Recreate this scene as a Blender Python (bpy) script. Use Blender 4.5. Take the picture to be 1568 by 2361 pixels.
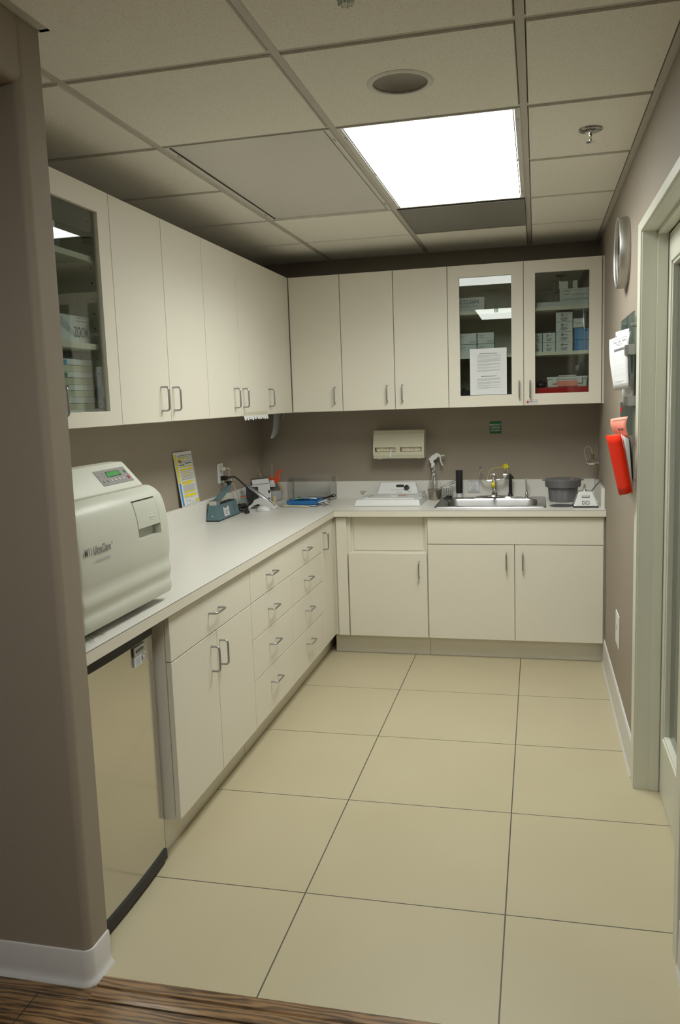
import bpy, bmesh, math, random
from mathutils import Vector, Matrix
random.seed(7)
for o in list(bpy.data.objects): bpy.data.objects.remove(o)
S = bpy.context.scene
COL = S.collection

# ------------------------------------------------------------ camera, world, exposure
CAM = Vector((0, 0, 1.5764)); F = 1895.4
CR = Vector((0.97252297, 0.23035157, -0.03372286))
CU = Vector((0.00182511, 0.1373051, 0.99052712))
CF = Vector((-0.2327998, 0.96337192, -0.13311195))
cd = bpy.data.cameras.new('camera'); cam = bpy.data.objects.new('camera', cd); COL.objects.link(cam)
cd.sensor_fit = 'VERTICAL'; cd.sensor_height = 36; cd.lens = F/2361*36; cd.clip_start = 0.05
m = Matrix((CR, CU, -CF)).transposed().to_4x4(); m.translation = CAM; cam.matrix_world = m
S.camera = cam
w = bpy.data.worlds.new('world'); S.world = w; w.use_nodes = True
w.node_tree.nodes['Background'].inputs[0].default_value = (1, .95, .88, 1)
w.node_tree.nodes['Background'].inputs[1].default_value = 0.03
S.view_settings.view_transform = 'Standard'; S.view_settings.look = 'None'
S.view_settings.gamma = 1; S.view_settings.exposure = 0.0
try: S.view_settings.use_curve_mapping = False
except Exception: pass
LENS_ON = 7.0          # radiance of the lit ceiling lens
LENS_REAR = 8.0
LAMP_ON, LAMP_REAR, SPREAD = 19.0, 8.3, 146

def P(u, v, ax, val):
    """point of the photograph's ray through (u, v) on the plane ax = val"""
    d = CF + CR*((u-784)/F) - CU*((v-1180.5)/F)
    i = 'xyz'.index(ax); t = (val-CAM[i])/d[i]
    return CAM + d*t

# ------------------------------------------------------------ room dimensions
XL, XR, YW, H = -1.88, 0.384, 5.516, 2.5145
XU, YU, UB, UT = -1.522, 5.097, 1.515, 2.358
XC, YC, ZC = -1.2075, 4.84, 0.914
XD, YD = -1.227, 4.86
G0x, G0y, G = -0.690, 2.2715, 0.650
T0x, T0y, TT = -0.7328, 2.3757, 0.6367

# ------------------------------------------------------------ materials
def nt(name):
    mt = bpy.data.materials.new(name); mt.use_nodes = True
    return mt, mt.node_tree, mt.node_tree.nodes['Principled BSDF']
def mat(name, col, rough=.5, metal=0, var=.04, scale=60, bump=0, bscale=300, spec=.5, coat=0, emis=None, es=0, sss=0):
    mt, t, b = nt(name); N = t.nodes; L = t.links
    b.inputs['Roughness'].default_value = rough; b.inputs['Metallic'].default_value = metal
    b.inputs['Specular IOR Level'].default_value = spec
    if coat: b.inputs['Coat Weight'].default_value = coat; b.inputs['Coat Roughness'].default_value = .08
    tc = N.new('ShaderNodeTexCoord')
    n = N.new('ShaderNodeTexNoise'); n.inputs['Scale'].default_value = scale; n.inputs['Detail'].default_value = 3
    L.new(tc.outputs['Object'], n.inputs['Vector'])
    r = N.new('ShaderNodeMix'); r.data_type = 'RGBA'
    r.inputs[6].default_value = (*[max(0, c*(1-var)) for c in col], 1)
    r.inputs[7].default_value = (*[min(1, c*(1+var)) for c in col], 1)
    L.new(n.outputs['Fac'], r.inputs[0]); L.new(r.outputs[2], b.inputs['Base Color'])
    if bump:
        n2 = N.new('ShaderNodeTexNoise'); n2.inputs['Scale'].default_value = bscale; n2.inputs['Detail'].default_value = 2
        L.new(tc.outputs['Object'], n2.inputs['Vector'])
        bp = N.new('ShaderNodeBump'); bp.inputs['Strength'].default_value = bump; bp.inputs['Distance'].default_value = .002
        L.new(n2.outputs['Fac'], bp.inputs['Height']); L.new(bp.outputs['Normal'], b.inputs['Normal'])
    if emis: b.inputs['Emission Color'].default_value = (*emis, 1); b.inputs['Emission Strength'].default_value = es
    return mt
def glassy(name, tint=(1, 1, 1), ior=1.5, rough=0, body=0, bcol=(.8, .8, .8)):
    mt = bpy.data.materials.new(name); mt.use_nodes = True; t = mt.node_tree; N = t.nodes; L = t.links
    N.remove(N['Principled BSDF']); out = N['Material Output']
    tr = N.new('ShaderNodeBsdfTransparent'); tr.inputs[0].default_value = (*tint, 1)
    gl = N.new('ShaderNodeBsdfGlossy'); gl.inputs['Roughness'].default_value = rough
    fr = N.new('ShaderNodeFresnel'); ge = N.new('ShaderNodeNewGeometry'); mr = N.new('ShaderNodeMapRange')
    mr.inputs[3].default_value = ior; mr.inputs[4].default_value = 1/ior       # same reflectance on both sides of a thin pane
    L.new(ge.outputs['Backfacing'], mr.inputs[0]); L.new(mr.outputs[0], fr.inputs[0])
    n = N.new('ShaderNodeTexNoise'); n.inputs['Scale'].default_value = 3
    mx = N.new('ShaderNodeMixShader'); L.new(fr.outputs[0], mx.inputs[0])
    src = tr.outputs[0]
    if body:
        df = N.new('ShaderNodeBsdfDiffuse'); df.inputs[0].default_value = (*bcol, 1)
        m2 = N.new('ShaderNodeMixShader'); m2.inputs[0].default_value = body
        L.new(tr.outputs[0], m2.inputs[1]); L.new(df.outputs[0], m2.inputs[2]); src = m2.outputs[0]
    L.new(src, mx.inputs[1]); L.new(gl.outputs[0], mx.inputs[2]); L.new(mx.outputs[0], out.inputs[0])
    return mt
M = {}
M['lam'] = mat('cream laminate', (.75, .715, .615), .42, var=.025, scale=900, bump=.05, bscale=900, spec=.35)
M['top'] = mat('pale worktop laminate', (.76, .745, .69), .3, var=.02, scale=700, spec=.4)
M['wall'] = mat('taupe wall paint', (.32, .275, .22), .6, var=.03, scale=4, bump=.15, bscale=220, spec=.3)
M['trim'] = mat('grey green trim paint', (.68, .685, .59), .35, var=.02, scale=5, spec=.45)
M['base'] = mat('white vinyl baseboard', (.66, .65, .64), .35, var=.03, scale=5)
M['grid'] = mat('ceiling grid enamel', (.55, .52, .47), .45, var=.03, scale=8)
M['dark'] = mat('dark gap', (.05, .045, .04), .8)
M['black'] = mat('black plastic', (.012, .012, .013), .3, var=.1)
M['blackm'] = mat('matte black', (.02, .02, .02), .6, var=.1)
M['steel'] = mat('brushed steel', (.62, .62, .6), .3, 1, var=.06, scale=50)
M['nickel'] = mat('satin nickel handle', (.42, .43, .43), .33, 1, var=.04)
M['chrome'] = mat('chrome', (.8, .8, .8), .06, 1, var=.02)
M['chromedark'] = mat('dark chrome', (.33, .33, .31), .15, 1)
M['rimsteel'] = mat('brushed clock rim', (.55, .54, .52), .42, 1, var=.08, scale=40)
M['sinksteel'] = mat('sink steel', (.42, .42, .42), .3, 1, var=.1, scale=30)
M['white'] = mat('white plastic', (.75, .76, .76), .4, var=.02)
M['whitegloss'] = mat('glossy white enamel', (.74, .75, .74), .15, var=.02, coat=.6)
M['paper'] = mat('white paper', (.72, .73, .74), .7, var=.02)
M['cardboard'] = mat('white carton', (.72, .74, .75), .5, var=.03)
M['swoosh'] = mat('light grey printing', (.52, .55, .57), .6)
M['ink'] = mat('grey printing', (.16, .16, .17), .7)
M['inkl'] = mat('pale grey printing', (.42, .43, .44), .7)
M['red'] = mat('red plastic', (.55, .012, .015), .3)
M['orange'] = mat('orange handle plastic', (.9, .10, .02), .35)
M['folder'] = mat('translucent orange red folder', (.72, .026, .006), .6, spec=.1)
M['pink'] = mat('salmon paper', (.93, .34, .25), .7)
M['yellow'] = mat('yellow plastic', (.82, .70, .01), .4)
M['blue'] = mat('blue tray plastic', (.02, .16, .42), .35)
M['bluebox'] = mat('blue carton', (.05, .28, .62), .45, var=.2, scale=9)
M['green'] = mat('green sign', (.005, .13, .06), .45)
M['greenp'] = mat('green plastic', (.02, .2, .06), .35)
M['teal'] = mat('teal enamel', (.10, .185, .21), .4, var=.05, coat=.2)
M['ster'] = mat('pale green grey sterilizer plastic', (.66, .68, .59), .42, var=.02, bump=.06, bscale=700)
M['sterd'] = mat('sterilizer shaded recess plastic', (.5, .515, .43), .5, var=.02)
M['panelgrey'] = mat('grey control panel', (.25, .235, .225), .45)
M['lcd'] = mat('green display', (.05, .28, .07), .25, emis=(.05, .5, .08), es=.12)
M['ivory'] = mat('ivory plastic', (.62, .60, .46), .4, var=.02)
M['ivorypaper'] = mat('ivory glove folds', (.86, .80, .64), .7, var=.12, scale=80)
M['tan'] = mat('tan tape', (.62, .52, .33), .6)
M['amber'] = mat('amber glass', (.10, .035, .01), .1)
M['brass'] = mat('brass fitting', (.45, .28, .10), .3, 1)
M['greyp'] = mat('grey plastic bowl', (.165, .165, .17), .45, var=.04)
M['silver'] = mat('silver plastic', (.5, .51, .54), .25, .7)
M['clockface'] = mat('dark clock face', (.02, .02, .02), .2)
M['cord'] = mat('white cord', (.68, .66, .58), .5)
M['wood2'] = mat('pale wooden stick', (.6, .45, .24), .6)
M['vent'] = mat('dark grey metal panel', (.235, .225, .20), .5, var=.03, bump=.2, bscale=500)
M['offlens'] = mat('unlit acrylic lens', (.70, .685, .65), .35, var=.02, bump=.2, bscale=400)
M['fixwhite'] = mat('white fixture enamel', (.68, .67, .63), .4)
M['fixgrey'] = mat('grey fixture reflector', (.40, .385, .34), .4)
M['glass'] = glassy('cabinet glass', (.84, .875, .85), 1.72)
M['clear'] = glassy('clear acrylic', (.975, .975, .97), 1.38)
M['clearg'] = glassy('clear green tinted glass', (.78, .86, .84), 1.5, body=.10, bcol=(.45, .55, .54))
M['doorglass'] = glassy('door glass', (.5, .55, .5), 1.6, body=.35, bcol=(.33, .35, .30))
M['milky'] = glassy('milky translucent plastic', (.8, .8, .8), 1.4, rough=.2, body=.65, bcol=(.62, .63, .64))
M['bag'] = mat('dark crinkled plastic bag', (.05, .05, .055), .18, var=.3, scale=25)
M['liquid'] = mat('brushed metal bottle jacket', (.40, .37, .31), .25, .9, var=.1, scale=20)

def lens(name, s):
    mt, t, b = nt(name); b.inputs['Base Color'].default_value = (.8, .8, .8, 1)
    b.inputs['Emission Color'].default_value = (.98, 1, .945, 1)
    n = t.nodes.new('ShaderNodeTexNoise'); n.inputs['Scale'].default_value = 2
    mr = t.nodes.new('ShaderNodeMapRange'); mr.inputs[3].default_value = s*.95; mr.inputs[4].default_value = s*1.05
    t.links.new(n.outputs['Fac'], mr.inputs[0]); t.links.new(mr.outputs[0], b.inputs['Emission Strength'])
    return mt
M['lens_on'] = lens('lit acrylic lens', LENS_ON); M['lens_rear'] = lens('lit rear lens', LENS_REAR)

def floor_mat():
    mt, t, b = nt('beige floor tile'); N = t.nodes; L = t.links
    tc = N.new('ShaderNodeTexCoord'); sp = N.new('ShaderNodeSeparateXYZ'); L.new(tc.outputs['Object'], sp.inputs[0])
    def mth(op, a, bb=None):
        n = N.new('ShaderNodeMath'); n.operation = op
        for i, q in enumerate((a, bb)):
            if q is None: continue
            if isinstance(q, (int, float)): n.inputs[i].default_value = q
            else: L.new(q, n.inputs[i])
        return n.outputs[0]
    hw = .0022/TT
    def line(o, off):
        f = mth('FRACT', mth('DIVIDE', mth('SUBTRACT', o, off-50*TT), TT))
        return mth('LESS_THAN', mth('MINIMUM', f, mth('SUBTRACT', 1, f)), hw)
    g = mth('MAXIMUM', line(sp.outputs[0], T0x), line(sp.outputs[1], T0y))
    n = N.new('ShaderNodeTexNoise'); n.inputs['Scale'].default_value = 2.5; n.inputs['Detail'].default_value = 6
    L.new(tc.outputs['Object'], n.inputs['Vector'])
    n3 = N.new('ShaderNodeTexNoise'); n3.inputs['Scale'].default_value = 160; n3.inputs['Detail'].default_value = 2
    L.new(tc.outputs['Object'], n3.inputs['Vector'])
    mix0 = mth('ADD', mth('MULTIPLY', n.outputs['Fac'], .7), mth('MULTIPLY', n3.outputs['Fac'], .3))
    c = N.new('ShaderNodeMix'); c.data_type = 'RGBA'; c.inputs[6].default_value = (.455, .40, .265, 1); c.inputs[7].default_value = (.53, .475, .325, 1)
    L.new(mix0, c.inputs[0])
    d = N.new('ShaderNodeMix'); d.data_type = 'RGBA'; d.inputs[7].default_value = (.085, .08, .065, 1)
    L.new(c.outputs[2], d.inputs[6]); L.new(g, d.inputs[0]); L.new(d.outputs[2], b.inputs['Base Color'])
    rr = N.new('ShaderNodeMapRange'); rr.inputs[3].default_value = .34; rr.inputs[4].default_value = .46
    L.new(n.outputs['Fac'], rr.inputs[0]); L.new(rr.outputs[0], b.inputs['Roughness'])
    b.inputs['Specular IOR Level'].default_value = .4
    return mt
def wood_mat(name='dark oak planks', seams=True):
    mt, t, b = nt(name); N = t.nodes; L = t.links
    tc = N.new('ShaderNodeTexCoord'); sp = N.new('ShaderNodeSeparateXYZ'); L.new(tc.outputs['Object'], sp.inputs[0])
    mp = N.new('ShaderNodeMapping'); mp.inputs['Scale'].default_value = (5, 42, 42); L.new(tc.outputs['Object'], mp.inputs[0])
    n = N.new('ShaderNodeTexNoise'); n.inputs['Scale'].default_value = 1.6; n.inputs['Detail'].default_value = 8; n.inputs['Distortion'].default_value = 1.2
    L.new(mp.outputs[0], n.inputs['Vector'])
    w_ = N.new('ShaderNodeTexWave'); w_.inputs['Scale'].default_value = .45; w_.inputs['Distortion'].default_value = 14; w_.inputs['Detail'].default_value = 3
    w_.bands_direction = 'Y'; L.new(mp.outputs[0], w_.inputs['Vector'])
    cr = N.new('ShaderNodeValToRGB'); cr.color_ramp.elements[0].position = .32; cr.color_ramp.elements[1].position = .68
    cr.color_ramp.elements[0].color = (.065, .038, .02, 1); cr.color_ramp.elements[1].color = (.30, .175, .08, 1)
    a = N.new('ShaderNodeMath'); a.operation = 'MULTIPLY_ADD'; a.inputs[1].default_value = .3
    L.new(w_.outputs['Fac'], a.inputs[0])
    a2 = N.new('ShaderNodeMath'); a2.operation = 'MULTIPLY'; a2.inputs[1].default_value = .75; L.new(n.outputs['Fac'], a2.inputs[0])
    L.new(a2.outputs[0], a.inputs[2]); L.new(a.outputs[0], cr.inputs[0])
    L.new(cr.outputs[0], b.inputs['Base Color']); b.inputs['Roughness'].default_value = .32
    return mt
def tile_mat():
    mt, t, b = nt('speckled mineral ceiling tile'); N = t.nodes; L = t.links
    tc = N.new('ShaderNodeTexCoord')
    v = N.new('ShaderNodeTexNoise'); v.inputs['Scale'].default_value = 260; v.inputs['Detail'].default_value = 4
    L.new(tc.outputs['Object'], v.inputs['Vector'])
    cr = N.new('ShaderNodeValToRGB'); cr.color_ramp.elements[0].position = .33; cr.color_ramp.elements[1].position = .5
    cr.color_ramp.elements[0].color = (.74, .715, .64, 1); cr.color_ramp.elements[1].color = (.90, .88, .81, 1)
    L.new(v.outputs['Fac'], cr.inputs[0]); L.new(cr.outputs[0], b.inputs['Base Color'])
    b.inputs['Roughness'].default_value = .9; b.inputs['Specular IOR Level'].default_value = .1
    bp = N.new('ShaderNodeBump'); bp.inputs['Strength'].default_value = .3; bp.inputs['Distance'].default_value = .001
    L.new(v.outputs['Fac'], bp.inputs['Height']); L.new(bp.outputs[0], b.inputs['Normal'])
    return mt
def fridge_mat():
    mt, t, b = nt('stainless door'); N = t.nodes; L = t.links
    tc = N.new('ShaderNodeTexCoord'); n = N.new('ShaderNodeTexNoise'); n.inputs['Scale'].default_value = 6; n.inputs['Detail'].default_value = 6
    L.new(tc.outputs['Object'], n.inputs['Vector'])
    r = N.new('ShaderNodeMapRange'); r.inputs[3].default_value = .08; r.inputs[4].default_value = .2
    L.new(n.outputs['Fac'], r.inputs[0]); L.new(r.outputs[0], b.inputs['Roughness'])
    b.inputs['Metallic'].default_value = 1; b.inputs['Base Color'].default_value = (.62, .60, .56, 1)
    return mt
M['floor'] = floor_mat(); M['wood'] = wood_mat(); M['tile'] = tile_mat(); M['fridge'] = fridge_mat()

# ------------------------------------------------------------ mesh builder
ORG = {}
class MB:
    def __init__(s): s.bm = bmesh.new()
    def face(s, pts):
        return s.bm.faces.new([s.bm.verts.new(Vector(p)) for p in pts])
    def hexa(s, c):
        v = [s.bm.verts.new(Vector(p)) for p in c]
        for f in ((0, 3, 2, 1), (4, 5, 6, 7), (0, 1, 5, 4), (1, 2, 6, 5), (2, 3, 7, 6), (3, 0, 4, 7)): s.bm.faces.new([v[i] for i in f])
        return s
    def box(s, x0, x1, y0, y1, z0, z1):
        x0, x1 = sorted((x0, x1)); y0, y1 = sorted((y0, y1)); z0, z1 = sorted((z0, z1))
        return s.hexa([(x0, y0, z0), (x1, y0, z0), (x1, y1, z0), (x0, y1, z0), (x0, y0, z1), (x1, y0, z1), (x1, y1, z1), (x0, y1, z1)])
    def obox(s, o, a, b, c):
        """box from corner o along vectors a, b, c"""
        o, a, b, c = map(Vector, (o, a, b, c))
        if a.cross(b).dot(c) < 0: a, b = b, a
        return s.hexa([o, o+a, o+a+b, o+b, o+c, o+a+c, o+a+b+c, o+b+c])
    def prism(s, poly, d):
        """closed polygon of 3-D points pushed along vector d"""
        d = Vector(d); a = [s.bm.verts.new(Vector(p)) for p in poly]; b = [s.bm.verts.new(Vector(p)+d) for p in poly]
        n = len(a); s.bm.faces.new(list(reversed(a))); s.bm.faces.new(b)
        for i in range(n): j = (i+1) % n; s.bm.faces.new((a[i], a[j], b[j], b[i]))
        return s
    def tube(s, pts, r, n=8, cap=True):
        pts = [Vector(p) for p in pts]; R = r if isinstance(r, (list, tuple)) else [r]*len(pts)
        rings = []; up = None
        for i, p in enumerate(pts):
            d = (pts[min(i+1, len(pts)-1)]-pts[max(i-1, 0)]).normalized()
            if up is None: up = d.orthogonal().normalized()
            up = (up-d*up.dot(d)); up = up.normalized() if up.length > 1e-5 else d.orthogonal().normalized()
            q = d.cross(up)
            rings.append([s.bm.verts.new(p+(up*math.cos(2*math.pi*k/n)+q*math.sin(2*math.pi*k/n))*R[i]) for k in range(n)])
        for a, b in zip(rings, rings[1:]):
            for k in range(n): j = (k+1) % n; s.bm.faces.new((a[k], a[j], b[j], b[k]))
        if cap: s.bm.faces.new(list(reversed(rings[0]))); s.bm.faces.new(rings[-1])
        return s
    def lathe(s, c, prof, n=32, axis='z', sx=1, sy=1):
        """prof: (radius, height) list, closed at r=0"""
        c = Vector(c); ax = {'z': (Vector((1, 0, 0)), Vector((0, 1, 0)), Vector((0, 0, 1))), 'x': (Vector((0, 1, 0)), Vector((0, 0, 1)), Vector((1, 0, 0))),
              'y': (Vector((0, 0, 1)), Vector((1, 0, 0)), Vector((0, 1, 0)))}[axis] if isinstance(axis, str) else axis
        rings = []
        for r, h in prof:
            if r < 1e-6: rings.append([s.bm.verts.new(c+ax[2]*h)])
            else: rings.append([s.bm.verts.new(c+ax[2]*h+ax[0]*r*sx*math.cos(2*math.pi*k/n)+ax[1]*r*sy*math.sin(2*math.pi*k/n)) for k in range(n)])
        for a, b in zip(rings, rings[1:]):
            for k in range(n):
                j = (k+1) % n
                if len(a) == 1 and len(b) == 1: continue
                if len(a) == 1: s.bm.faces.new((a[0], b[j], b[k]))
                elif len(b) == 1: s.bm.faces.new((a[k], a[j], b[0]))
                else: s.bm.faces.new((a[k], a[j], b[j], b[k]))
        return s
    def sheet(s, grid, th=0):
        """grid of points -> surface, with thickness"""
        g = [[s.bm.verts.new(Vector(p)) for p in row] for row in grid]
        for a, b in zip(g, g[1:]):
            for i in range(len(a)-1): s.bm.faces.new((a[i], a[i+1], b[i+1], b[i]))
        return s
    def build(s, name, mt, parent=None, bevel=0, smooth=False, label=None, keep=False, solid=0, seg=2, fix=True):
        if fix: bmesh.ops.recalc_face_normals(s.bm, faces=s.bm.faces)
        if parent is not None: org = ORG[parent.name]
        elif keep: org = Vector((0, 0, 0))
        else:
            vs = [v.co for v in s.bm.verts]
            org = Vector(((min(v.x for v in vs)+max(v.x for v in vs))/2, (min(v.y for v in vs)+max(v.y for v in vs))/2, min(v.z for v in vs)))
        for v in s.bm.verts: v.co -= org
        me = bpy.data.meshes.new(name); s.bm.to_mesh(me); s.bm.free()
        if isinstance(mt, str): mt = M[mt]
        me.materials.append(mt)
        o = bpy.data.objects.new(name, me); COL.objects.link(o)
        if parent is not None: o.parent = parent
        else: o.location = org
        ORG[o.name] = org
        if smooth:
            for p in me.polygons: p.use_smooth = True
            me.set_sharp_from_angle(angle=math.radians(40 if smooth is True else smooth))
        if solid:
            md = o.modifiers.new('thickness', 'SOLIDIFY'); md.thickness = solid; md.offset = 0
        if bevel:
            md = o.modifiers.new('edge', 'BEVEL'); md.width = bevel; md.segments = seg; md.limit_method = 'ANGLE'; md.angle_limit = math.radians(40)
        if label: o['label'] = label
        return o
def tag(o, label, cat, group=None):
    o['label'] = label; o['category'] = cat
    if group: o['group'] = group
    return o
def thing(name, label, cat, loc, group=None):
    o = bpy.data.objects.new(name, None); COL.objects.link(o); o.location = Vector(loc); o.empty_display_size = .05
    ORG[o.name] = Vector(loc); return tag(o, label, cat, group)
def struct(o): o['kind'] = 'structure'; return o
def kids(o): return [c for c in bpy.data.objects if c.parent == o]
def dup(root, delta, label=None):
    """copy a thing and its parts, shifted by delta"""
    mp = {}
    def cp(o, par):
        c = o.copy(); COL.objects.link(c); ORG[c.name] = ORG[o.name]+Vector(delta)
        c.parent = par
        for k in kids(o): cp(k, c)
        return c
    c = cp(root, None); c.location = root.location+Vector(delta)
    if label: c['label'] = label
    return c
def text(s, size, loc, X, Y, mt, parent, name='lettering', align='CENTER', squeeze=1, off=.0008, extrude=0, bold=.012):
    cu = bpy.data.curves.new('t', 'FONT'); cu.body = s; cu.size = size; cu.align_x = align; cu.align_y = 'CENTER'; cu.extrude = extrude; cu.offset = size*bold
    to = bpy.data.objects.new('t', cu); COL.objects.link(to)
    dg = bpy.context.evaluated_depsgraph_get(); me = bpy.data.meshes.new_from_object(to.evaluated_get(dg))
    bpy.data.objects.remove(to); bpy.data.curves.remove(cu)
    X = Vector(X).normalized(); Y = Vector(Y).normalized(); Z = X.cross(Y)
    R = Matrix((X*squeeze, Y, Z)).transposed().to_4x4()
    R.translation = Vector(loc)+Z*off-(ORG[parent.name] if parent else Vector((0, 0, 0)))
    me.transform(R); me.name = name; me.materials.clear(); me.materials.append(M[mt])
    o = bpy.data.objects.new(name, me); COL.objects.link(o); o.parent = parent; ORG[o.name] = ORG[parent.name]
    return o
def rects(org, U, V, rs, mt, parent, name='printing', off=.0008):
    """flat printed rectangles (u0, v0, u1, v1) in the frame org + u U + v V"""
    org, U, V = map(Vector, (org, U, V)); n = U.cross(V).normalized()*off; b = MB()
    for u0, v0, u1, v1 in rs:
        b.face([org+n+U*u+V*v for u, v in ((u0, v0), (u1, v0), (u1, v1), (u0, v1))])
    return b.build(name, mt, parent, fix=False)
def smoothpts(pts, k=6):
    pts = [Vector(p) for p in pts]; out = []
    for i in range(len(pts)-1):
        p0 = pts[max(i-1, 0)]; p1 = pts[i]; p2 = pts[i+1]; p3 = pts[min(i+2, len(pts)-1)]
        for j in range(k):
            t = j/k
            out.append(.5*((2*p1)+(-p0+p2)*t+(2*p0-5*p1+4*p2-p3)*t*t+(-p0+3*p1-3*p2+p3)*t**3))
    out.append(pts[-1]); return out

# ------------------------------------------------------------ room shell
b = MB(); b.box(-3.6, 1.3, 1.888, YW+.1, -.05, 0); struct(b.build('floor', 'floor', keep=True))
b = MB(); b.box(-3.6, XR+.2, -2.6, 1.888, -.05, 0); o = struct(b.build('floor', 'wood', keep=True))
y = 1.80; bs = MB()
while y > -.9: bs.box(-3.6, XR, y-.0015, y+.0015, -.001, .0004); y -= .127
bs.box(-1.3315, -1.3285, 1.673, 1.80, -.001, .0004); bs.box(.1, .103, 1.546, 1.673, -.001, .0004)
bs.build('plank_seam', 'dark', o)
b = MB(); b.prism([(-1.18, 1.80, 0), (-1.18, 1.80, .004), (-1.18, 1.812, .006), (-1.18, 1.838, .006), (-1.18, 1.841, .003), (-1.18, 1.845, .003), (-1.18, 1.849, .008), (-1.18, 1.885, .008), (-1.18, 1.889, .004), (-1.18, 1.889, 0)], (XR+1.18, 0, 0))
struct(b.build('trim_1', 'wood', keep=True))
def wall(name, *boxes):
    b = MB()
    for q in boxes: b.box(*q)
    return struct(b.build(name, 'wall', keep=True))
wall('wall_left', (XL-.1, XL, 1.955, YW, 0, H+.1))
wall('wall_back', (XL-.1, XR+.1, YW, YW+.1, 0, H+.1))
DY0, DY1, DZ = 2.30, 3.29, 2.155
wall('wall_right', (XR, XR+.13, DY1+.02, YW, 0, H+.1), (XR, XR+.13, DY0-.02, DY1+.02, DZ+.02, H+.1), (XR, XR+.13, -2.6, DY0-.02, 0, H+.1))
wall('wall_rear', (-3.6, XR+.13, -2.7, -2.6, 0, H+.1))
wall('wall_hallway', (-3.7, -3.6, -2.7, 1.955, 0, H+.1))
wall('wall_closet', (1.3, 1.35, 1.5, 4.2, 0, H+.1), (XR+.13, 1.3, 1.5, 1.55, 0, H+.1), (XR+.13, 1.3, 4.15, 4.2, 0, H+.1))
# stub wall with bullnose corner, and the header over the side hallway
def bull(x0, y0, r, y1, n=8):
    pts = [(-3.6, y0)]
    for k in range(n+1):
        a = -math.pi/2+math.pi/2*k/n; pts.append((x0-r+r*math.cos(a), y0+r+r*math.sin(a)))
    pts += [(x0, y1), (-3.6, y1)]; return pts
b = MB(); b.prism([(x, y, 0) for x, y in bull(-1.2, 1.855, .022, 1.953)], (0, 0, H+.1)); struct(b.build('wall_stub', 'wall', keep=True, smooth=True))
b = MB(); zz = 2.358; pr = [(-1.31, H+.05), (-1.31, zz)]
for k in range(9):
    a = -math.pi/2+math.pi/2*k/8; pr.append((-1.2-.022+.022*math.cos(a), zz+.022+.022*math.sin(a)))
pr.append((-1.2, H+.05)); b.prism([(x, 1.86, z) for x, z in pr], (0, -4.4, 0)); struct(b.build('wall_header', 'wall', keep=True, smooth=True))
# vinyl cove base round the stub wall
b = MB(); prof = [(0, .1), (.004, .099), (.006, .094), (.006, .03), (.008, .018), (.012, .008), (.018, .002), (.018, 0), (0, 0)]
path = [((-3.6, 1.855), (0, -1))]
for k in range(9):
    a = -math.pi/2+math.pi/2*k/8; path.append(((-1.222+.022*math.cos(a), 1.877+.022*math.sin(a)), (math.cos(a), math.sin(a))))
path.append(((-1.2, 1.953), (1, 0)))
b.sheet([[(p[0]+n[0]*d, p[1]+n[1]*d, z) for d, z in prof] for p, n in path])
b.face([(-1.2+d, 1.953, z) for d, z in prof])
struct(b.build('baseboard_hallway', 'base', keep=True, smooth=50))
def board(name, y0, y1):
    b = MB(); b.prism([(XR, y0, 0), (XR-.016, y0, 0), (XR-.010, y0, .012), (XR-.008, y0, .14), (XR-.004, y0, .148), (XR, y0, .15)], (0, y1-y0, 0))
    struct(b.build(name, 'base', keep=True))
board('baseboard_right', 3.385, YD+.05); board('baseboard_front', -2.6, 2.225)

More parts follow.
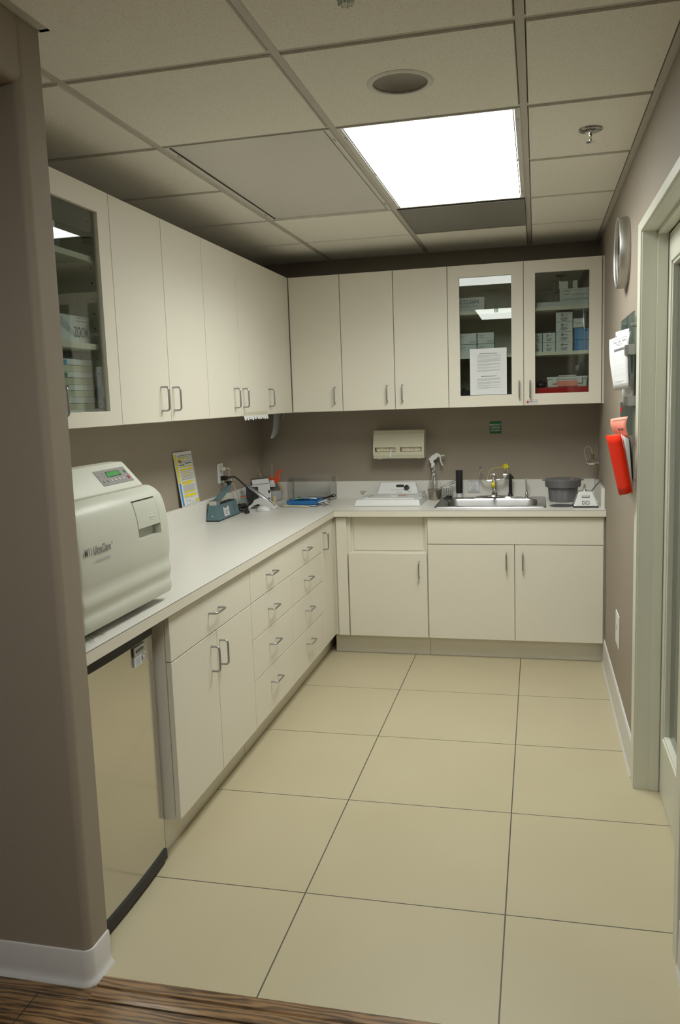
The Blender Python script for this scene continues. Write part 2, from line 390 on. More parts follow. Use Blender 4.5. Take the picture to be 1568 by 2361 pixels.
# ------------------------------------------------------------ ceiling: dropped tiles in a grid
xs = [G0x+G*k for k in range(-5, 4)]; ys = [G0y+G*k for k in range(-8, 6)]
def clip(a, lo, hi): return max(lo, min(hi, a))
b = MB(); e = .013; SKIP = {(-1, 1), (-1, 2), (0, 1), (0, 2), (0, 3), (0, -4), (0, -3)}
for i in range(-5, 3):
    for j in range(-8, 5):
        if (i, j) in SKIP: continue
        x0 = G0x+G*i+e; x1 = G0x+G*(i+1)-e; y0 = G0y+G*j+e; y1 = G0y+G*(j+1)-e
        lo = -3.6 if y1 < 1.955 else XL+.02
        x0 = max(x0, lo); x1 = min(x1, XR-.022); y1 = min(y1, YW-.02); y0 = max(y0, -2.58)
        if x1-x0 < .03 or y1-y0 < .03: continue
        d = .004
        if (i, j) == (0, 0):
            n = 64; cx_, cy_, R_ = -.395, 2.585, .083; out = []; low = []; inn = []
            for k in range(n):
                a = 2*math.pi*k/n; dx, dy = math.cos(a), math.sin(a); t1 = ((x1-d if dx > 0 else x0+d)-cx_)/dx if abs(dx) > 1e-9 else 9; t2 = ((y1-d if dy > 0 else y0+d)-cy_)/dy if abs(dy) > 1e-9 else 9
                low.append((a, min(t1, t2)))
            for cxx, cyy in ((x0+d, y0+d), (x1-d, y0+d), (x1-d, y1-d), (x0+d, y1-d)): low.append((math.atan2(cyy-cy_, cxx-cx_) % (2*math.pi), math.hypot(cxx-cx_, cyy-cy_)))
            low.sort(); O1 = [b.bm.verts.new((cx_+math.cos(a)*t_, cy_+math.sin(a)*t_, H)) for a, t_ in low]; I1 = [b.bm.verts.new((cx_+math.cos(a)*R_, cy_+math.sin(a)*R_, H)) for a, t_ in low]
            I2 = [b.bm.verts.new((v.co.x, v.co.y, H+.02)) for v in I1]; O2 = [b.bm.verts.new(((v.co.x-cx_)*1.012+cx_, (v.co.y-cy_)*1.012+cy_, H+.02)) for v in O1]
            for k in range(len(low)):
                q = (k+1) % len(low)
                for A_, B_ in ((O1, I1), (I1, I2), (O2, O1)): b.bm.faces.new((A_[k], A_[q], B_[q], B_[k]))
            continue
        b.hexa([(x0+d, y0+d, H), (x1-d, y0+d, H), (x1-d, y1-d, H), (x0+d, y1-d, H), (x0, y0, H+.02), (x1, y0, H+.02), (x1, y1, H+.02), (x0, y1, H+.02)])
o = struct(b.build('ceiling', 'tile', keep=True))
b = MB(); b.box(-3.6, 1.3, -2.6, YW, H+.06, H+.1); struct(b.build('ceiling', 'wall', keep=True))
b = MB(); zt = H+.006
for x in xs:
    if x < XR: b.box(x-.012, x+.012, -2.6, YW, zt, zt+.02)
for y in ys:
    if y < YW-.03: b.box(-3.6, XR, y-.012, y+.012, zt+.0005, zt+.02)
struct(b.build('trim_2', 'grid', keep=True))
b = MB(); za = H-.002
b.box(XR-.022, XR, -2.6, YW, za, za+.02); b.box(XL, XR, YW-.02, YW, za, za+.02); b.box(XL, XL+.02, 1.955, YW, za, za+.02)
b.box(-1.2, -1.175, -2.6, 1.966, za, za+.02); b.box(-1.9, -1.175, 1.953, 1.966, za, za+.02)
struct(b.build('trim_3', 'grid', keep=True))

# ------------------------------------------------------------ ceiling lights
def troffer(i, j, lensm, label, power=0):
    x0 = G0x+G*i+.012; x1 = G0x+G*(i+1)-.012; y0 = G0y+G*j+.012; y1 = G0y+G*(j+2)-.012; z = H+.002
    t = thing('ceiling_light', label, 'ceiling light', ((x0+x1)/2, (y0+y1)/2, z))
    f = MB(); w_ = .018
    f.box(x0, x0+w_, y0, y1, z, z+.05); f.box(x1-w_, x1, y0, y1, z, z+.05); f.box(x0+w_, x1-w_, y0, y0+.008, z, z+.05); f.box(x0+w_, x1-w_, y1-.008, y1, z, z+.05)
    f.box(x0, x1, y0, y1, z+.045, z+.05)
    f.build('frame', 'fixwhite', t)
    g = MB()
    for xx in ((x0+w_+.003, x1-w_-.006) if power else (x0+w_+.003,)): g.box(xx, xx+.003, y0+.01, y1-.01, z-.0012, z+.004)
    g.build('groove', 'dark', t)
    for yy in (y0+.12, y1-.12):
        for xx in (x0+.007, x1-.013):
            MB().box(xx, xx+.006, yy-.016, yy+.016, z-.003, z+.001).build('latch', 'steel', t)
    MB().box(x0+w_+.006, x1-w_-.006, y0+.008, y1-.008, z+.003, z+.007).build('lens', lensm, t)
    if power:
        ld = bpy.data.lights.new('lamp', 'AREA'); ld.shape = 'RECTANGLE'; ld.size = x1-x0-.06; ld.size_y = y1-y0-.03; ld.energy = power; ld.spread = math.radians(SPREAD); ld.color = (.98, 1, .945)
        lo = bpy.data.objects.new('lamp', ld); COL.objects.link(lo); lo.parent = t; lo.location = (0, 0, .0015)
    return t
troffer(0, 1, 'lens_on', 'lit rectangular ceiling light glowing white, between the unlit lens and the sprinkler', LAMP_ON)
troffer(-1, 1, 'offlens', 'unlit rectangular ceiling light with a flat grey lens, left of the lit one')
troffer(0, -4, 'lens_rear', 'lit ceiling light over the hallway, seen only as a reflection in the cabinet glass', LAMP_REAR)
x0, x1, y0, y1 = G0x+.014, G0x+G-.014, G0y+3*G+.014, G0y+4*G-.014
t = thing('return_air_panel', 'dark grey flat panel in the ceiling between the lit light and the back wall', 'ceiling panel', ((x0+x1)/2, (y0+y1)/2, H-.001))
MB().box(x0, x1, y0, y1, H-.001, H+.012).build('panel', 'vent', t, bevel=.002)
b = MB()
for q in ((x0, x0+.008, y0, y1), (x1-.008, x1, y0, y1), (x0+.008, x1-.008, y0, y0+.008), (x0+.008, x1-.008, y1-.008, y1)): b.box(*q, H-.003, H+.004)
b.build('rim', 'vent', t)
# round recessed fixture
c = Vector((-.395, 2.585, H)); t = thing('recessed_speaker', 'round recessed ceiling speaker with a pale ring in front of the lit light', 'ceiling speaker', c)
MB().lathe(c, [(.081, .004), (.083, -.004), (.094, -.004), (.1, -.001), (.1, .004), (.081, .004)], 64).build('trim_ring', 'fixwhite', t, smooth=True)
MB().lathe(c, [(.082, .0), (.079, .012), (.066, .028), (.04, .038), (.0001, .041), (0, .041)], 64).build('cone', 'fixgrey', t, smooth=True)
# sprinkler
c = Vector((.19, 3.235, H)); t = thing('sprinkler_head', 'chrome fire sprinkler head hanging from the ceiling tile near the right wall', 'sprinkler', c)
MB().lathe(c, [(.022, .002), (.024, -.003), (.034, -.009), (.041, -.006), (.042, .001), (.022, .002)], 40).build('escutcheon', 'chromedark', t, smooth=True)
MB().lathe(c, [(0, -.0005), (.024, -.0005), (.024, .002), (0, .002)], 32).build('recess', 'black', t)
MB().lathe(c, [(0, 0), (.008, 0), (.007, -.02), (.004, -.03), (.0055, -.038), (.003, -.045), (0, -.045)], 20).build('stem', 'chrome', t, smooth=True)
b = MB(); b.lathe(c, [(0, -.043), (.008, -.043), (.009, -.0455), (0, -.047)], 20)
for k in range(12):
    a = k*math.pi/6; d = Vector((math.cos(a), math.sin(a), 0)); q = Vector((-d.y, d.x, 0))
    b.obox(c+d*.006-q*.002+Vector((0, 0, -.046)), d*.0105, q*.004, (0, 0, .0015))
b.build('deflector', 'chrome', t)
# clear tubular cover at the top edge of the photograph
c = Vector((-.385, 1.80, 2.395)); t = thing('clear_lamp_cover', 'ribbed clear plastic cover hanging from the ceiling at the top edge of the photo', 'lamp cover', c)
b = MB(); prof = [(.013, 0), (.0165, .003), (.018, .01), (.02, .07), (.021, .119)]
b.lathe(c, prof, 24); b.build('shade', 'clearg', t, smooth=True)
b = MB()
for k in range(8):
    a = k*math.pi/4; b.tube([c+Vector((math.cos(a)*r, math.sin(a)*r, h)) for r, h in prof], .0016, 6)
b.build('rib', 'chrome', t)
MB().lathe(c, [(0, .119), (.03, .119), (.03, .113), (0, .113)], 24).build('base_plate', 'fixgrey', t)

# ------------------------------------------------------------ handles
def pull(p, along, out, parent, L=.098, so=.034, r=.0042, name='handle'):
    """wire pull centred on door-face point p"""
    p, a, o_ = Vector(p), Vector(along), Vector(out); c = .012; h = L/2
    pts = [p-a*h-o_*.001, p-a*h+o_*(so-c)]
    for k in range(1, 5):
        t_ = k/4*math.pi/2; pts.append(p-a*h+a*c*(1-math.cos(t_))+o_*(so-c+c*math.sin(t_)))
    for k in range(4):
        t_ = k/4*math.pi/2; pts.append(p+a*h-a*c*(1-math.sin(t_))+o_*(so-c+c*math.cos(t_)))
    pts += [p+a*h+o_*(so-c), p+a*h-o_*.001]
    b = MB().tube(pts, r, 10); return b.build(name, 'nickel', parent, smooth=True)
GAP = .0019; TH = .019
def slab(axis, face, a0, a1, z0, z1, parent, name='door', mt='lam'):
    """front panel; axis 'x' faces +x at x=face, axis 'y' faces -y at y=face"""
    b = MB()
    if axis == 'x': b.box(face-TH, face, a0+GAP, a1-GAP, z0+GAP, z1-GAP)
    else: b.box(a0+GAP, a1-GAP, face, face+TH, z0+GAP, z1-GAP)
    return b.build(name, mt, parent, bevel=.001, seg=1)
def hdl(axis, face, a, z, parent, vert=True):
    if axis == 'x': pull((face, a, z), (0, 0, 1) if vert else (0, 1, 0), (1, 0, 0), parent)
    else: pull((a, face, z), (0, 0, 1) if vert else (1, 0, 0), (0, -1, 0), parent)
def glassdoor(axis, face, a0, a1, z0, z1, g0, g1, h0, h1, parent):
    b = MB(); x = face
    def bx(p, q, r_, s_, d0=0, d1=TH):
        if axis == 'x': b.box(x-d1, x-d0, p, q, r_, s_)
        else: b.box(p, q, x+d0, x+d1, r_, s_)
    a0 += GAP; a1 -= GAP; z0 += GAP; z1 -= GAP
    bx(a0, g0, z0, z1); bx(g1, a1, z0, z1); bx(g0, g1, z0, h0); bx(g0, g1, h1, z1)
    d = b.build('door', 'lam', parent)
    b = MB()
    bx(g0-.004, g1+.004, h0-.004, h1+.004, .011, .015); b.build('glass_pane', 'glass', d)
    return d
def hollow(axis, front, back, a0, a1, z0, z1, parent, shelves=(), t_=.018):
    """open-fronted carcass"""
    def bx(b, p, q, r_, s_, f0=None, f1=None):
        f0 = front if f0 is None else f0; f1 = back if f1 is None else f1
        if axis == 'x': b.box(f0, f1, p, q, r_, s_)
        else: b.box(p, q, f0, f1, r_, s_)
    b = MB(); bx(b, a0, a0+t_, z0, z1); bx(b, a1-t_, a1, z0, z1); bx(b, a0+t_, a1-t_, z0, z0+t_); bx(b, a0+t_, a1-t_, z1-t_, z1)
    sg = 1 if axis == 'y' else -1
    bx(b, a0+t_, a1-t_, z0+t_, z1-t_, back-sg*.006, back)
    b.build('carcass', 'lam', parent)
    for zs in shelves:
        b = MB(); bx(b, a0+t_+.001, a1-t_-.001, zs-.02, zs, front+sg*.012, back-sg*.008); b.build('shelf', 'lam', parent)

# ------------------------------------------------------------ upper cabinets, left run
def box_carcass(parent, *q): return MB().box(*q).build('carcass', 'lam', parent)
xf = XU-TH-.002
t = thing('wall_cabinet', 'single glass-door wall cabinet nearest the stub wall with a white carton and stacked flat cases', 'wall cabinet', ((XL+XU)/2, 2.62, UB))
hollow('x', xf, XL+.001, 2.39, 2.851, UB, UT, t, (2.122, 1.812))
glassdoor('x', XU, 2.39, 2.852, UB, UT, 2.463, 2.766, 1.570, 2.274, t); hdl('x', XU, 2.432, 1.607, t)
for k in range(13):
    for dx in (.055, .26): MB().lathe((xf-dx, 2.8329, 1.60+.055*k), [(0, 0), (.0035, 0), (0, .0001)], 12, 'y').build('pin_hole', 'black', t)
for z in (1.64, 2.2):
    b = MB(); b.box(xf-.075, xf-.004, 2.818, 2.8325, z-.02, z+.02); b.box(xf-.022, xf-.001, 2.79, 2.83, z-.024, z+.024); b.build('hinge', 'steel', t, bevel=.002)
def closed(axis, cab, doors, handles, label, corner=None):
    pass
def upL(y0, y1, seam, hs, label, y1c=None):
    t = thing('wall_cabinet', label, 'wall cabinet', ((XL+XU)/2, (y0+y1)/2, UB))
    box_carcass(t, XL+.001, xf, y0, (y1c or y1)-.001, UB, UT)
    e_ = [y0]+seam+[y1]
    for a, c_ in zip(e_, e_[1:]): slab('x', XU, a, c_, UB, UT, t)
    for h_ in hs: hdl('x', XU, h_, 1.612, t)
    return t
upL(2.852, 3.712, [3.285], [3.198, 3.316], 'closed wall cabinet with two doors right beside the glass-door cabinet on the left wall')
upL(3.712, 4.590, [4.158], [4.056, 4.185], 'closed two-door wall cabinet above the heat sealer, with tape hanging under it')
upL(4.590, 5.094, [], [4.626], 'narrow single-door wall cabinet of the left run next to the corner')
# ------------------------------------------------------------ upper cabinets, back run
yf = YU+TH+.002
def upB(x0, x1, seam, hs, label, xc0=None):
    t = thing('wall_cabinet', label, 'wall cabinet', ((x0+x1)/2, (YU+YW)/2, UB))
    box_carcass(t, (x0 if xc0 is None else xc0)+.001, x1-.001, yf, YW-.001, UB, UT)
    e_ = [x0]+seam+[x1]
    for a, c_ in zip(e_, e_[1:]): slab('y', YU, a, c_, UB, UT, t)
    for h_ in hs: hdl('y', YU, h_, 1.616, t)
    return t
upB(-1.519, -1.189, [], [-1.236], 'single-door wall cabinet on the back wall in the corner', XL+.001)
upB(-1.189, -.522, [-.854], [-.9015, -.806], 'closed two-door wall cabinet on the back wall above the glove dispenser')
t = thing('wall_cabinet', 'wall cabinet with two glass doors on the back wall above the sink, full of boxes', 'wall cabinet', (-.076, 5.3, UB))
hollow('y', yf, YW-.001, -.521, .372, UB, UT, t, (2.090, 1.828))
MB().box(-.083, -.065, yf, YW-.01, UB+.018, UT-.018).build('divider', 'lam', t)
glassdoor('y', YU, -.522, -.074, UB, UT, -.451, -.145, 1.585, 2.285, t); glassdoor('y', YU, -.074, .370, UB, UT, -.008, .299, 1.584, 2.285, t)
hdl('y', YU, -.101, 1.613, t); hdl('y', YU, -.038, 1.613, t)
MB().box(.372, XR, YU+.012, YW-.001, UB, UT).build('filler_strip', 'lam', t)

# ------------------------------------------------------------ base cabinets
BT, BB = .873, .126
xb = XD-TH-.002
def baseL(y0, y1, label, ys=None):
    t = thing('base_cabinet', label, 'base cabinet', ((XL+XD)/2, (y0+y1)/2, 0))
    box_carcass(t, XL+.001, xb, y0, y1-.001, BB, .8755)
    MB().box(XL+.001, -1.292, y0+.002, y1-.001, 0.0005, BB).build('toe_kick', 'lam', t)
    return t
t = baseL(2.522, 3.345, 'base cabinet with one wide drawer over two doors, beside the small fridge')
d = slab('x', XD, 2.524, 3.345, .703, BT-.004, t, 'drawer_front'); hdl('x', XD, 2.923, .787, d, False)
slab('x', XD, 2.524, 2.940, BB, .703, t); slab('x', XD, 2.940, 3.345, BB, .703, t)
hdl('x', XD, 2.878, .605, t); hdl('x', XD, 2.968, .605, t)
t = baseL(3.345, 4.592, 'base cabinet of seven drawers in the middle of the left run')
d = slab('x', XD, 3.345, 4.592, .704, BT-.004, t, 'drawer_front'); hdl('x', XD, 3.617, .790, d, False); hdl('x', XD, 4.232, .790, d, False)
for za_, zb_, hz in ((.534, .704, .625), (.345, .534, .455), (BB, .345, .27)):
    for a, c_, hy in ((3.345, 3.963, 3.625), (3.963, 4.592, 4.245)):
        d = slab('x', XD, a, c_, za_, zb_, t, 'drawer_front'); hdl('x', XD, hy, hz, d, False)
t = thing('base_cabinet', 'narrow base cabinet with one tall door in the inner corner', 'base cabinet', (-1.5, 5.05, 0))
box_carcass(t, XL+.001, xb, 4.592, YW-.001, BB, .8755); MB().box(XL+.001, -1.292, 4.592, YW-.001, .0005, BB).build('toe_kick', 'lam', t)
slab('x', XD, 4.592, 4.876, BB, BT-.004, t); hdl('x', XD, 4.620, .765, t)
yb = YD+TH+.002
def baseB(x0, x1, label):
    t = thing('base_cabinet', label, 'base cabinet', ((x0+x1)/2, (YD+YW)/2, 0))
    MB().box(x0+.001, x1-.001, YD+.075, YW-.001, .0005, BB).build('toe_kick', 'lam', t)
    return t
t = baseB(-1.245, -.642, 'base cabinet under the ultrasonic cleaner with a recessed upper panel and one door')
b = MB(); b.box(-1.245, -.643, yb+.022, YW-.001, BB, .8755); b.box(-1.245, -1.118, yb, yb+.022, BB, .8755); b.box(-.655, -.643, yb, yb+.022, BB, .8755)
b.box(-1.118, -.655, yb, yb+.022, BB, .652); b.build('carcass', 'lam', t)
MB().box(-1.100, -.672, yb+.0165, yb+.022, .664, .8755).build('recessed_panel', 'lam', t)
slab('y', YD, -1.2055, -1.137, BB, BT, t, 'filler_strip'); slab('y', YD, -1.133, -.644, BB, .652, t); hdl('y', YD, -.693, .553, t)
t = baseB(-.642, .383, 'wide sink base cabinet with a blank false front over two doors')
b = MB(); b.box(-.641, .383, yb, YW-.001, BB, .70); b.box(-.641, .383, yb, yb+.02, .70, .8755); b.build('carcass', 'lam', t)
slab('y', YD, -.641, .374, .708, BT, t, 'false_front'); slab('y', YD, -.641, -.127, BB, .708, t); slab('y', YD, -.127, .374, BB, .708, t)
hdl('y', YD, -.1755, .610, t); hdl('y', YD, -.081, .610, t)

# ------------------------------------------------------------ worktop
t = thing('worktop', 'pale L-shaped laminate worktop with backsplashes running along both cabinet runs', 'worktop', (-1.0, 5.1, .876))
b = MB(); z0, z1 = .876, ZC
b.box(XL+.001, XC, 1.956, YC, z0, z1)
SX0, SX1, SY0, SY1 = -.575, .018, 5.0, 5.385
b.box(XL+.001, SX0, YC, YW-.001, z0, z1); b.box(SX1, XR-.001, YC, YW-.001, z0, z1); b.box(SX0, SX1, YC, SY0, z0, z1); b.box(SX0, SX1, SY1, YW-.001, z0, z1)
b.build('slab', 'top', t)
b = MB(); b.box(XC-.001, XC+.0008, 1.956, YC-.0008, z0+.0015, z1-.0015); b.box(XC+.0008, XR-.001, YC-.0008, YC+.001, z0+.0015, z1-.0015)
b.build('front_edge', 'lam', t)
b = MB(); b.box(XC-.0005, XC+.0004, 1.956, YC, z1-.0015, z1+.0002); b.box(XC, XR-.001, YC-.0004, YC+.0005, z1-.0015, z1+.0002); b.box(XC-.0005, XC+.0004, 1.956, YC, z0-.0002, z0+.0015); b.box(XC, XR-.001, YC-.0004, YC+.0005, z0-.0002, z0+.0015)
b.build('edge_line', 'dark', t)
MB().box(XL+.001, XL+.02, 1.957, YW-.021, ZC, 1.036).build('backsplash', 'top', t, bevel=.001)
MB().box(XL+.001, XR-.022, YW-.02, YW-.001, ZC, 1.030).build('backsplash', 'top', t, bevel=.001)
MB().box(XR-.021, XR-.001, 4.945, YW-.001, ZC, 1.028).build('backsplash', 'top', t, bevel=.001)

# ------------------------------------------------------------ small fridge
t = thing('mini_fridge', 'small stainless steel fridge under the worktop beside the stub wall', 'fridge', (-1.5, 2.21, 0))
MB().box(-1.82, -1.305, 1.96, 2.47, .012, .845).build('cabinet_body', 'blackm', t, bevel=.004)
def bowx(y): return -1.266+.009*(1-((y-2.20)/.27)**2)
n = 16; b = MB(); yy = [1.96+.51*k/n for k in range(n+1)]
poly = [(bowx(q), q) for q in yy]+[(-1.300, 2.47), (-1.300, 1.96)]
b.prism([(x, q, .05) for x, q in poly], (0, 0, .77)); b.build('door', 'fridge', t, smooth=True)
b = MB(); b.prism([(x+(.004 if i <= n else 0), q, .8205) for i, (x, q) in enumerate(poly)], (0, 0, .034)); b.build('handle_strip', 'blackm', t, smooth=True, bevel=.003)
b = MB(); b.prism([(x+(.006 if i <= n else 0), q, .014) for i, (x, q) in enumerate(poly)], (0, 0, .0355)); b.build('bottom_strip', 'blackm', t, smooth=True)
for q in (2.0, 2.43): MB().lathe((-1.35, q, .0005), [(0, 0), (.014, 0), (.014, .014), (0, .014)], 16).build('foot', 'blackm', t)
ex = bowx(2.33)+.001; o3 = Vector((ex+.0005, 2.318, .752)); U = Vector((-.0045, .085, 0))
b = MB(); b.obox(o3+Vector((0, 0, .034)), U, (0, 0, .030), (.006, 0, 0)); bd = b.build('badge', 'silver', t, bevel=.002)
rects(o3+Vector((.0065, 0, .034)), U, (0, 0, .03), [(.15, .35, .8, .65)], 'ink', bd)
b = MB(); b.obox(o3, U, (0, 0, .033), (.005, 0, 0)); st = b.build('sticker', 'paper', t)
rects(o3+Vector((.0055, 0, 0)), U, (0, 0, .033), [(.08, .15+.14*k, .5-.05*(k % 2), .2+.14*k) for k in range(5)], 'inkl', st)
rects(o3+Vector((.0055, 0, 0)), U, (0, 0, .033), [(.68, .3, .73, .7), (.73, .3, .85, .38)], 'ink', st)
cc = o3+Vector((.0062, 0, 0))+U*.78+Vector((0, 0, .0165))
b = MB(); b.tube([cc+Vector((0, .014*math.cos(a*math.pi/10), .014*math.sin(a*math.pi/10))) for a in range(21)], .0008, 6); b.build('ring', 'ink', st)

# ------------------------------------------------------------ sterilizer
t = thing('sterilizer', 'large pale green-grey tabletop autoclave at the left end of the worktop', 'sterilizer', (-1.5, 2.3, ZC))
ya, yb_ = 2.010, 2.602
prof = [(-1.42, 1.302), (-1.34, 1.314), (-1.305, 1.315), (-1.285, 1.308), (-1.268, 1.295), (-1.256, 1.277), (-1.247, 1.250), (-1.240, 1.215), (-1.236, 1.17), (-1.2345, 1.125), (-1.2365, 1.09), (-1.2395, 1.068), (-1.239, 1.052), (-1.2355, 1.036), (-1.235, 1.022), (-1.2395, 1.004), (-1.2405, .992), (-1.2365, .976), (-1.2375, .958), (-1.244, .944), (-1.256, .940), (-1.42, .940)]
sm = [tuple(v) for v in smoothpts([(x, 0, z) for x, z in prof[1:21]], 4)]
poly = [prof[0]]+[(v[0], v[2]) for v in sm]+[prof[-1]]
# door: profile swept along y, front face bowed slightly at both ends; hole for the latch pocket kept separate
HY0, HY1 = 2.372, 2.532; ns = [ya, ya+.006, ya+.016, HY0, HY1, yb_-.016, yb_-.006, yb_]
ins = [.012, .004, 0, 0, 0, 0, .004, .012]
b = MB(); cx, cz = -1.40, 1.12
rings = []
for q, i_ in zip(ns, ins):
    rings.append([b.bm.verts.new((x-(i_ if x > -1.41 else 0)*(1 if x > -1.33 else .4), q, z-(i_*.8 if z > 1.29 else 0)+(i_*.8 if z < .945 else 0))) for x, z in poly])
nn = len(poly)
def in_pocket(k):
    z = (poly[k][1]+poly[(k+1) % nn][1])/2; x = poly[k][0]
    return x > -1.33 and 1.158 < z < 1.283
for r_, (a, c_) in enumerate(zip(rings, rings[1:])):
    for k in range(nn):
        if r_ == 3 and in_pocket(k): continue
        b.bm.faces.new((a[k], a[(k+1) % nn], c_[(k+1) % nn], c_[k]))
b.bm.faces.new(rings[0]); b.bm.faces.new(list(reversed(rings[-1])))
pk = [k for k in range(nn) if in_pocket(k)]; kk = pk+[pk[-1]+1]
inner = [[b.bm.verts.new((poly[k][0]-.028, q, poly[k][1])) for k in kk] for q in (HY0, HY1)]
A, C_ = [rings[3][k] for k in kk], [rings[4][k] for k in kk]
for i_ in range(len(kk)-1):
    b.bm.faces.new((A[i_], A[i_+1], inner[0][i_+1], inner[0][i_])); b.bm.faces.new((C_[i_+1], C_[i_], inner[1][i_], inner[1][i_+1])); b.bm.faces.new((inner[0][i_], inner[0][i_+1], inner[1][i_+1], inner[1][i_]))
b.bm.faces.new((A[0], inner[0][0], inner[1][0], C_[0])); b.bm.faces.new((A[-1], C_[-1], inner[1][-1], inner[0][-1]))
dr = b.build('door', 'ster', t, smooth=35)
# latch handle plate
fr = [(x+.0015, z) for x, z in poly if x > -1.33 and 1.192 < z < 1.281]
b = MB(); b.prism([(x, HY0+.004, z) for x, z in fr]+[(x-.007, HY0+.004, z) for x, z in reversed(fr)], (0, HY1-HY0-.008, 0))
lh = b.build('latch_handle', 'ster', t, smooth=35)
b = MB(); fx = -1.2405
for k in range(3): b.tube([(-1.2385+.0012*k*0-.0005*k, 2.462, 1.203+.009*k), (-1.2385-.0005*k, 2.497, 1.203+.009*k)], .0022, 6)
b.build('grip_rib', 'ster', lh)
# body behind
MB().box(-1.84, -1.40, 2.05, 2.575, .945, 1.30).build('housing', 'ster', t, bevel=.012)
for q in (2.10, 2.52):
    for x in (-1.36, -1.78): MB().lathe((x, q, ZC+.0003), [(0, 0), (.016, 0), (.018, .032), (0, .032)], 16).build('foot', 'black', t, smooth=True)
MB().box(-1.80, -1.29, 2.07, 2.56, .938, .946).build('base_plate', 'blackm', t)
# sloped console
pr = [(-1.80, 1.33), (-1.42, 1.400), (-1.376, 1.399), (-1.368, 1.393), (-1.306, 1.325), (-1.302, 1.317), (-1.308, 1.313), (-1.345, 1.3145), (-1.80, 1.29)]
b = MB(); b.prism([(x, 2.0, z) for x, z in pr], (0, .552, 0)); con = b.build('console', 'ster', t, smooth=30, bevel=.004)
o4 = Vector((-1.306, 2.0, 1.3255)); V = Vector((-.062, 0, .068)); U = Vector((0, .552, 0)); NV = U.cross(V).normalized()
def onslope(u, v):
    d = CF+CR*((u-784)/F)-CU*((v-1180.5)/F); tt = (o4-CAM).dot(NV)/d.dot(NV); p = CAM+d*tt-o4
    return p.dot(U)/U.length_squared, p.dot(V)/V.length_squared
def slopepanel(px, mt, name, par, off):
    uv = [onslope(*q) for q in px]; b = MB(); b.prism([o4+U*a+V*min(c_, .93)-NV*.002 for a, c_ in uv], NV*(.002+off)); return b.build(name, mt, par)
# (the panel is laid out on the slope from its four measured corners)
uvs = [onslope(213, 1088), onslope(241, 1122), onslope(309, 1107), onslope(283, 1075)]
cpan = slopepanel([(213, 1089), (241, 1122), (309, 1107), (282, 1076)], 'panelgrey', 'control_panel', con, .0012)
slopepanel([(240, 1090), (248, 1102), (280, 1095), (271, 1084)], 'blackm', 'display_bezel', cpan, .0018)
slopepanel([(242, 1092), (248, 1101), (277, 1094), (270, 1085)], 'lcd', 'display', cpan, .0026)
def key(u, v, mt, r=.0065):
    a, c_ = onslope(u, v); p = o4+U*a+V*c_; q = V.normalized(); MB().lathe(p, [(0, 0), (r, 0), (r*.9, .003), (0, .003)], 20, (U.normalized(), q, NV)).build('button', mt, cpan)
key(286, 1087, 'greenp'); key(296, 1100, 'red')
for k in range(6): key(240+8.8*k, 1112-1.9*k, 'white' if k > 1 else 'panelgrey', .0042)
for u, v in ((229, 1099), (234, 1093), (241, 1100)): key(u, v, 'fixgrey', .0035)
a, c_ = onslope(160, 1135); p = o4+U*(a-.05)+V*.3
b = MB(); b.obox(p, U*.075, V*.3, NV*.001); b.build('badge', 'panelgrey', con)
tx = Vector((0, 1, 0))
text('M11 UltraClave', .0335, (-1.2335, 2.037, 1.176), tx, (0, 0, 1), 'ink', dr, align='LEFT', squeeze=.69, off=.0015)
text('\u00ae', .012, (-1.2335, 2.188, 1.183), tx, (0, 0, 1), 'ink', dr, align='LEFT', off=.0015)
text('Automatic Sterilizer', .0135, (-1.2335, 2.092, 1.146), tx, (0, 0, 1), 'inkl', dr, align='LEFT', squeeze=.8, off=.0015)

# ------------------------------------------------------------ clear plastic bag under the sterilizer
b = MB(); g = []
for i in range(9):
    row = []
    for j in range(7):
        row.append((-1.31+.075*j/6+.01*math.sin(i*1.3), 2.03+.10*i/8, ZC+.001+.012*abs(math.sin(i*1.1+j*1.7))))
    g.append(row)
b.sheet(g); tag(b.build('plastic_bag', 'clear', smooth=True), 'crumpled clear plastic sheet poking out from under the autoclave', 'plastic bag')

# ------------------------------------------------------------ poster leaning on the left wall
A0 = Vector((-1.861, 4.082, 1.0365)); U = Vector((0, .232, 0)); V = Vector((-.016, -.05, .298))
t = thing('instruction_card', 'tall instruction card with yellow and blue bands leaning on the left wall', 'poster', A0)
b = MB(); b.obox(A0, U, V, (.004, 0, 0)); pc = b.build('card', 'paper', t)
Q = A0+Vector((.004, 0, 0))
rects(Q, U, V, [(.03, .45, .12, .97)], 'yellow', pc, 'yellow_band'); rects(Q, U, V, [(.03, .02, .12, .44)], 'bluebox', pc, 'blue_band')
rects(Q, U, V, [(.18, .93, .97, .94), (.18, .025, .97, .03), (.95, .03, .96, .94)], 'ink', pc, 'border_line')
yl = [(.2, .86, .6, .89), (.2, .72, .93, .735), (.2, .66, .9, .69), (.2, .61, .7, .62), (.2, .565, .8, .575), (.2, .52, .75, .53), (.2, .425, .85, .46), (.2, .395, .7, .415), (.2, .25, .85, .275), (.2, .17, .88, .215), (.78, .05, .94, .10)]
rects(Q, U, V, yl, 'yellow', pc, 'highlight')
rects(Q, U, V, [(.2, .815, .38, .84)], 'red', pc, 'red_mark'); rects(Q, U, V, [(.2, .755, .5, .77), (.55, .775, .9, .79), (.2, .845, .28, .86)], 'greenp', pc, 'green_mark')
ln = [(.2, .90, .9, .91), (.62, .865, .9, .872), (.42, .82, .9, .828), (.2, .795, .88, .80)]
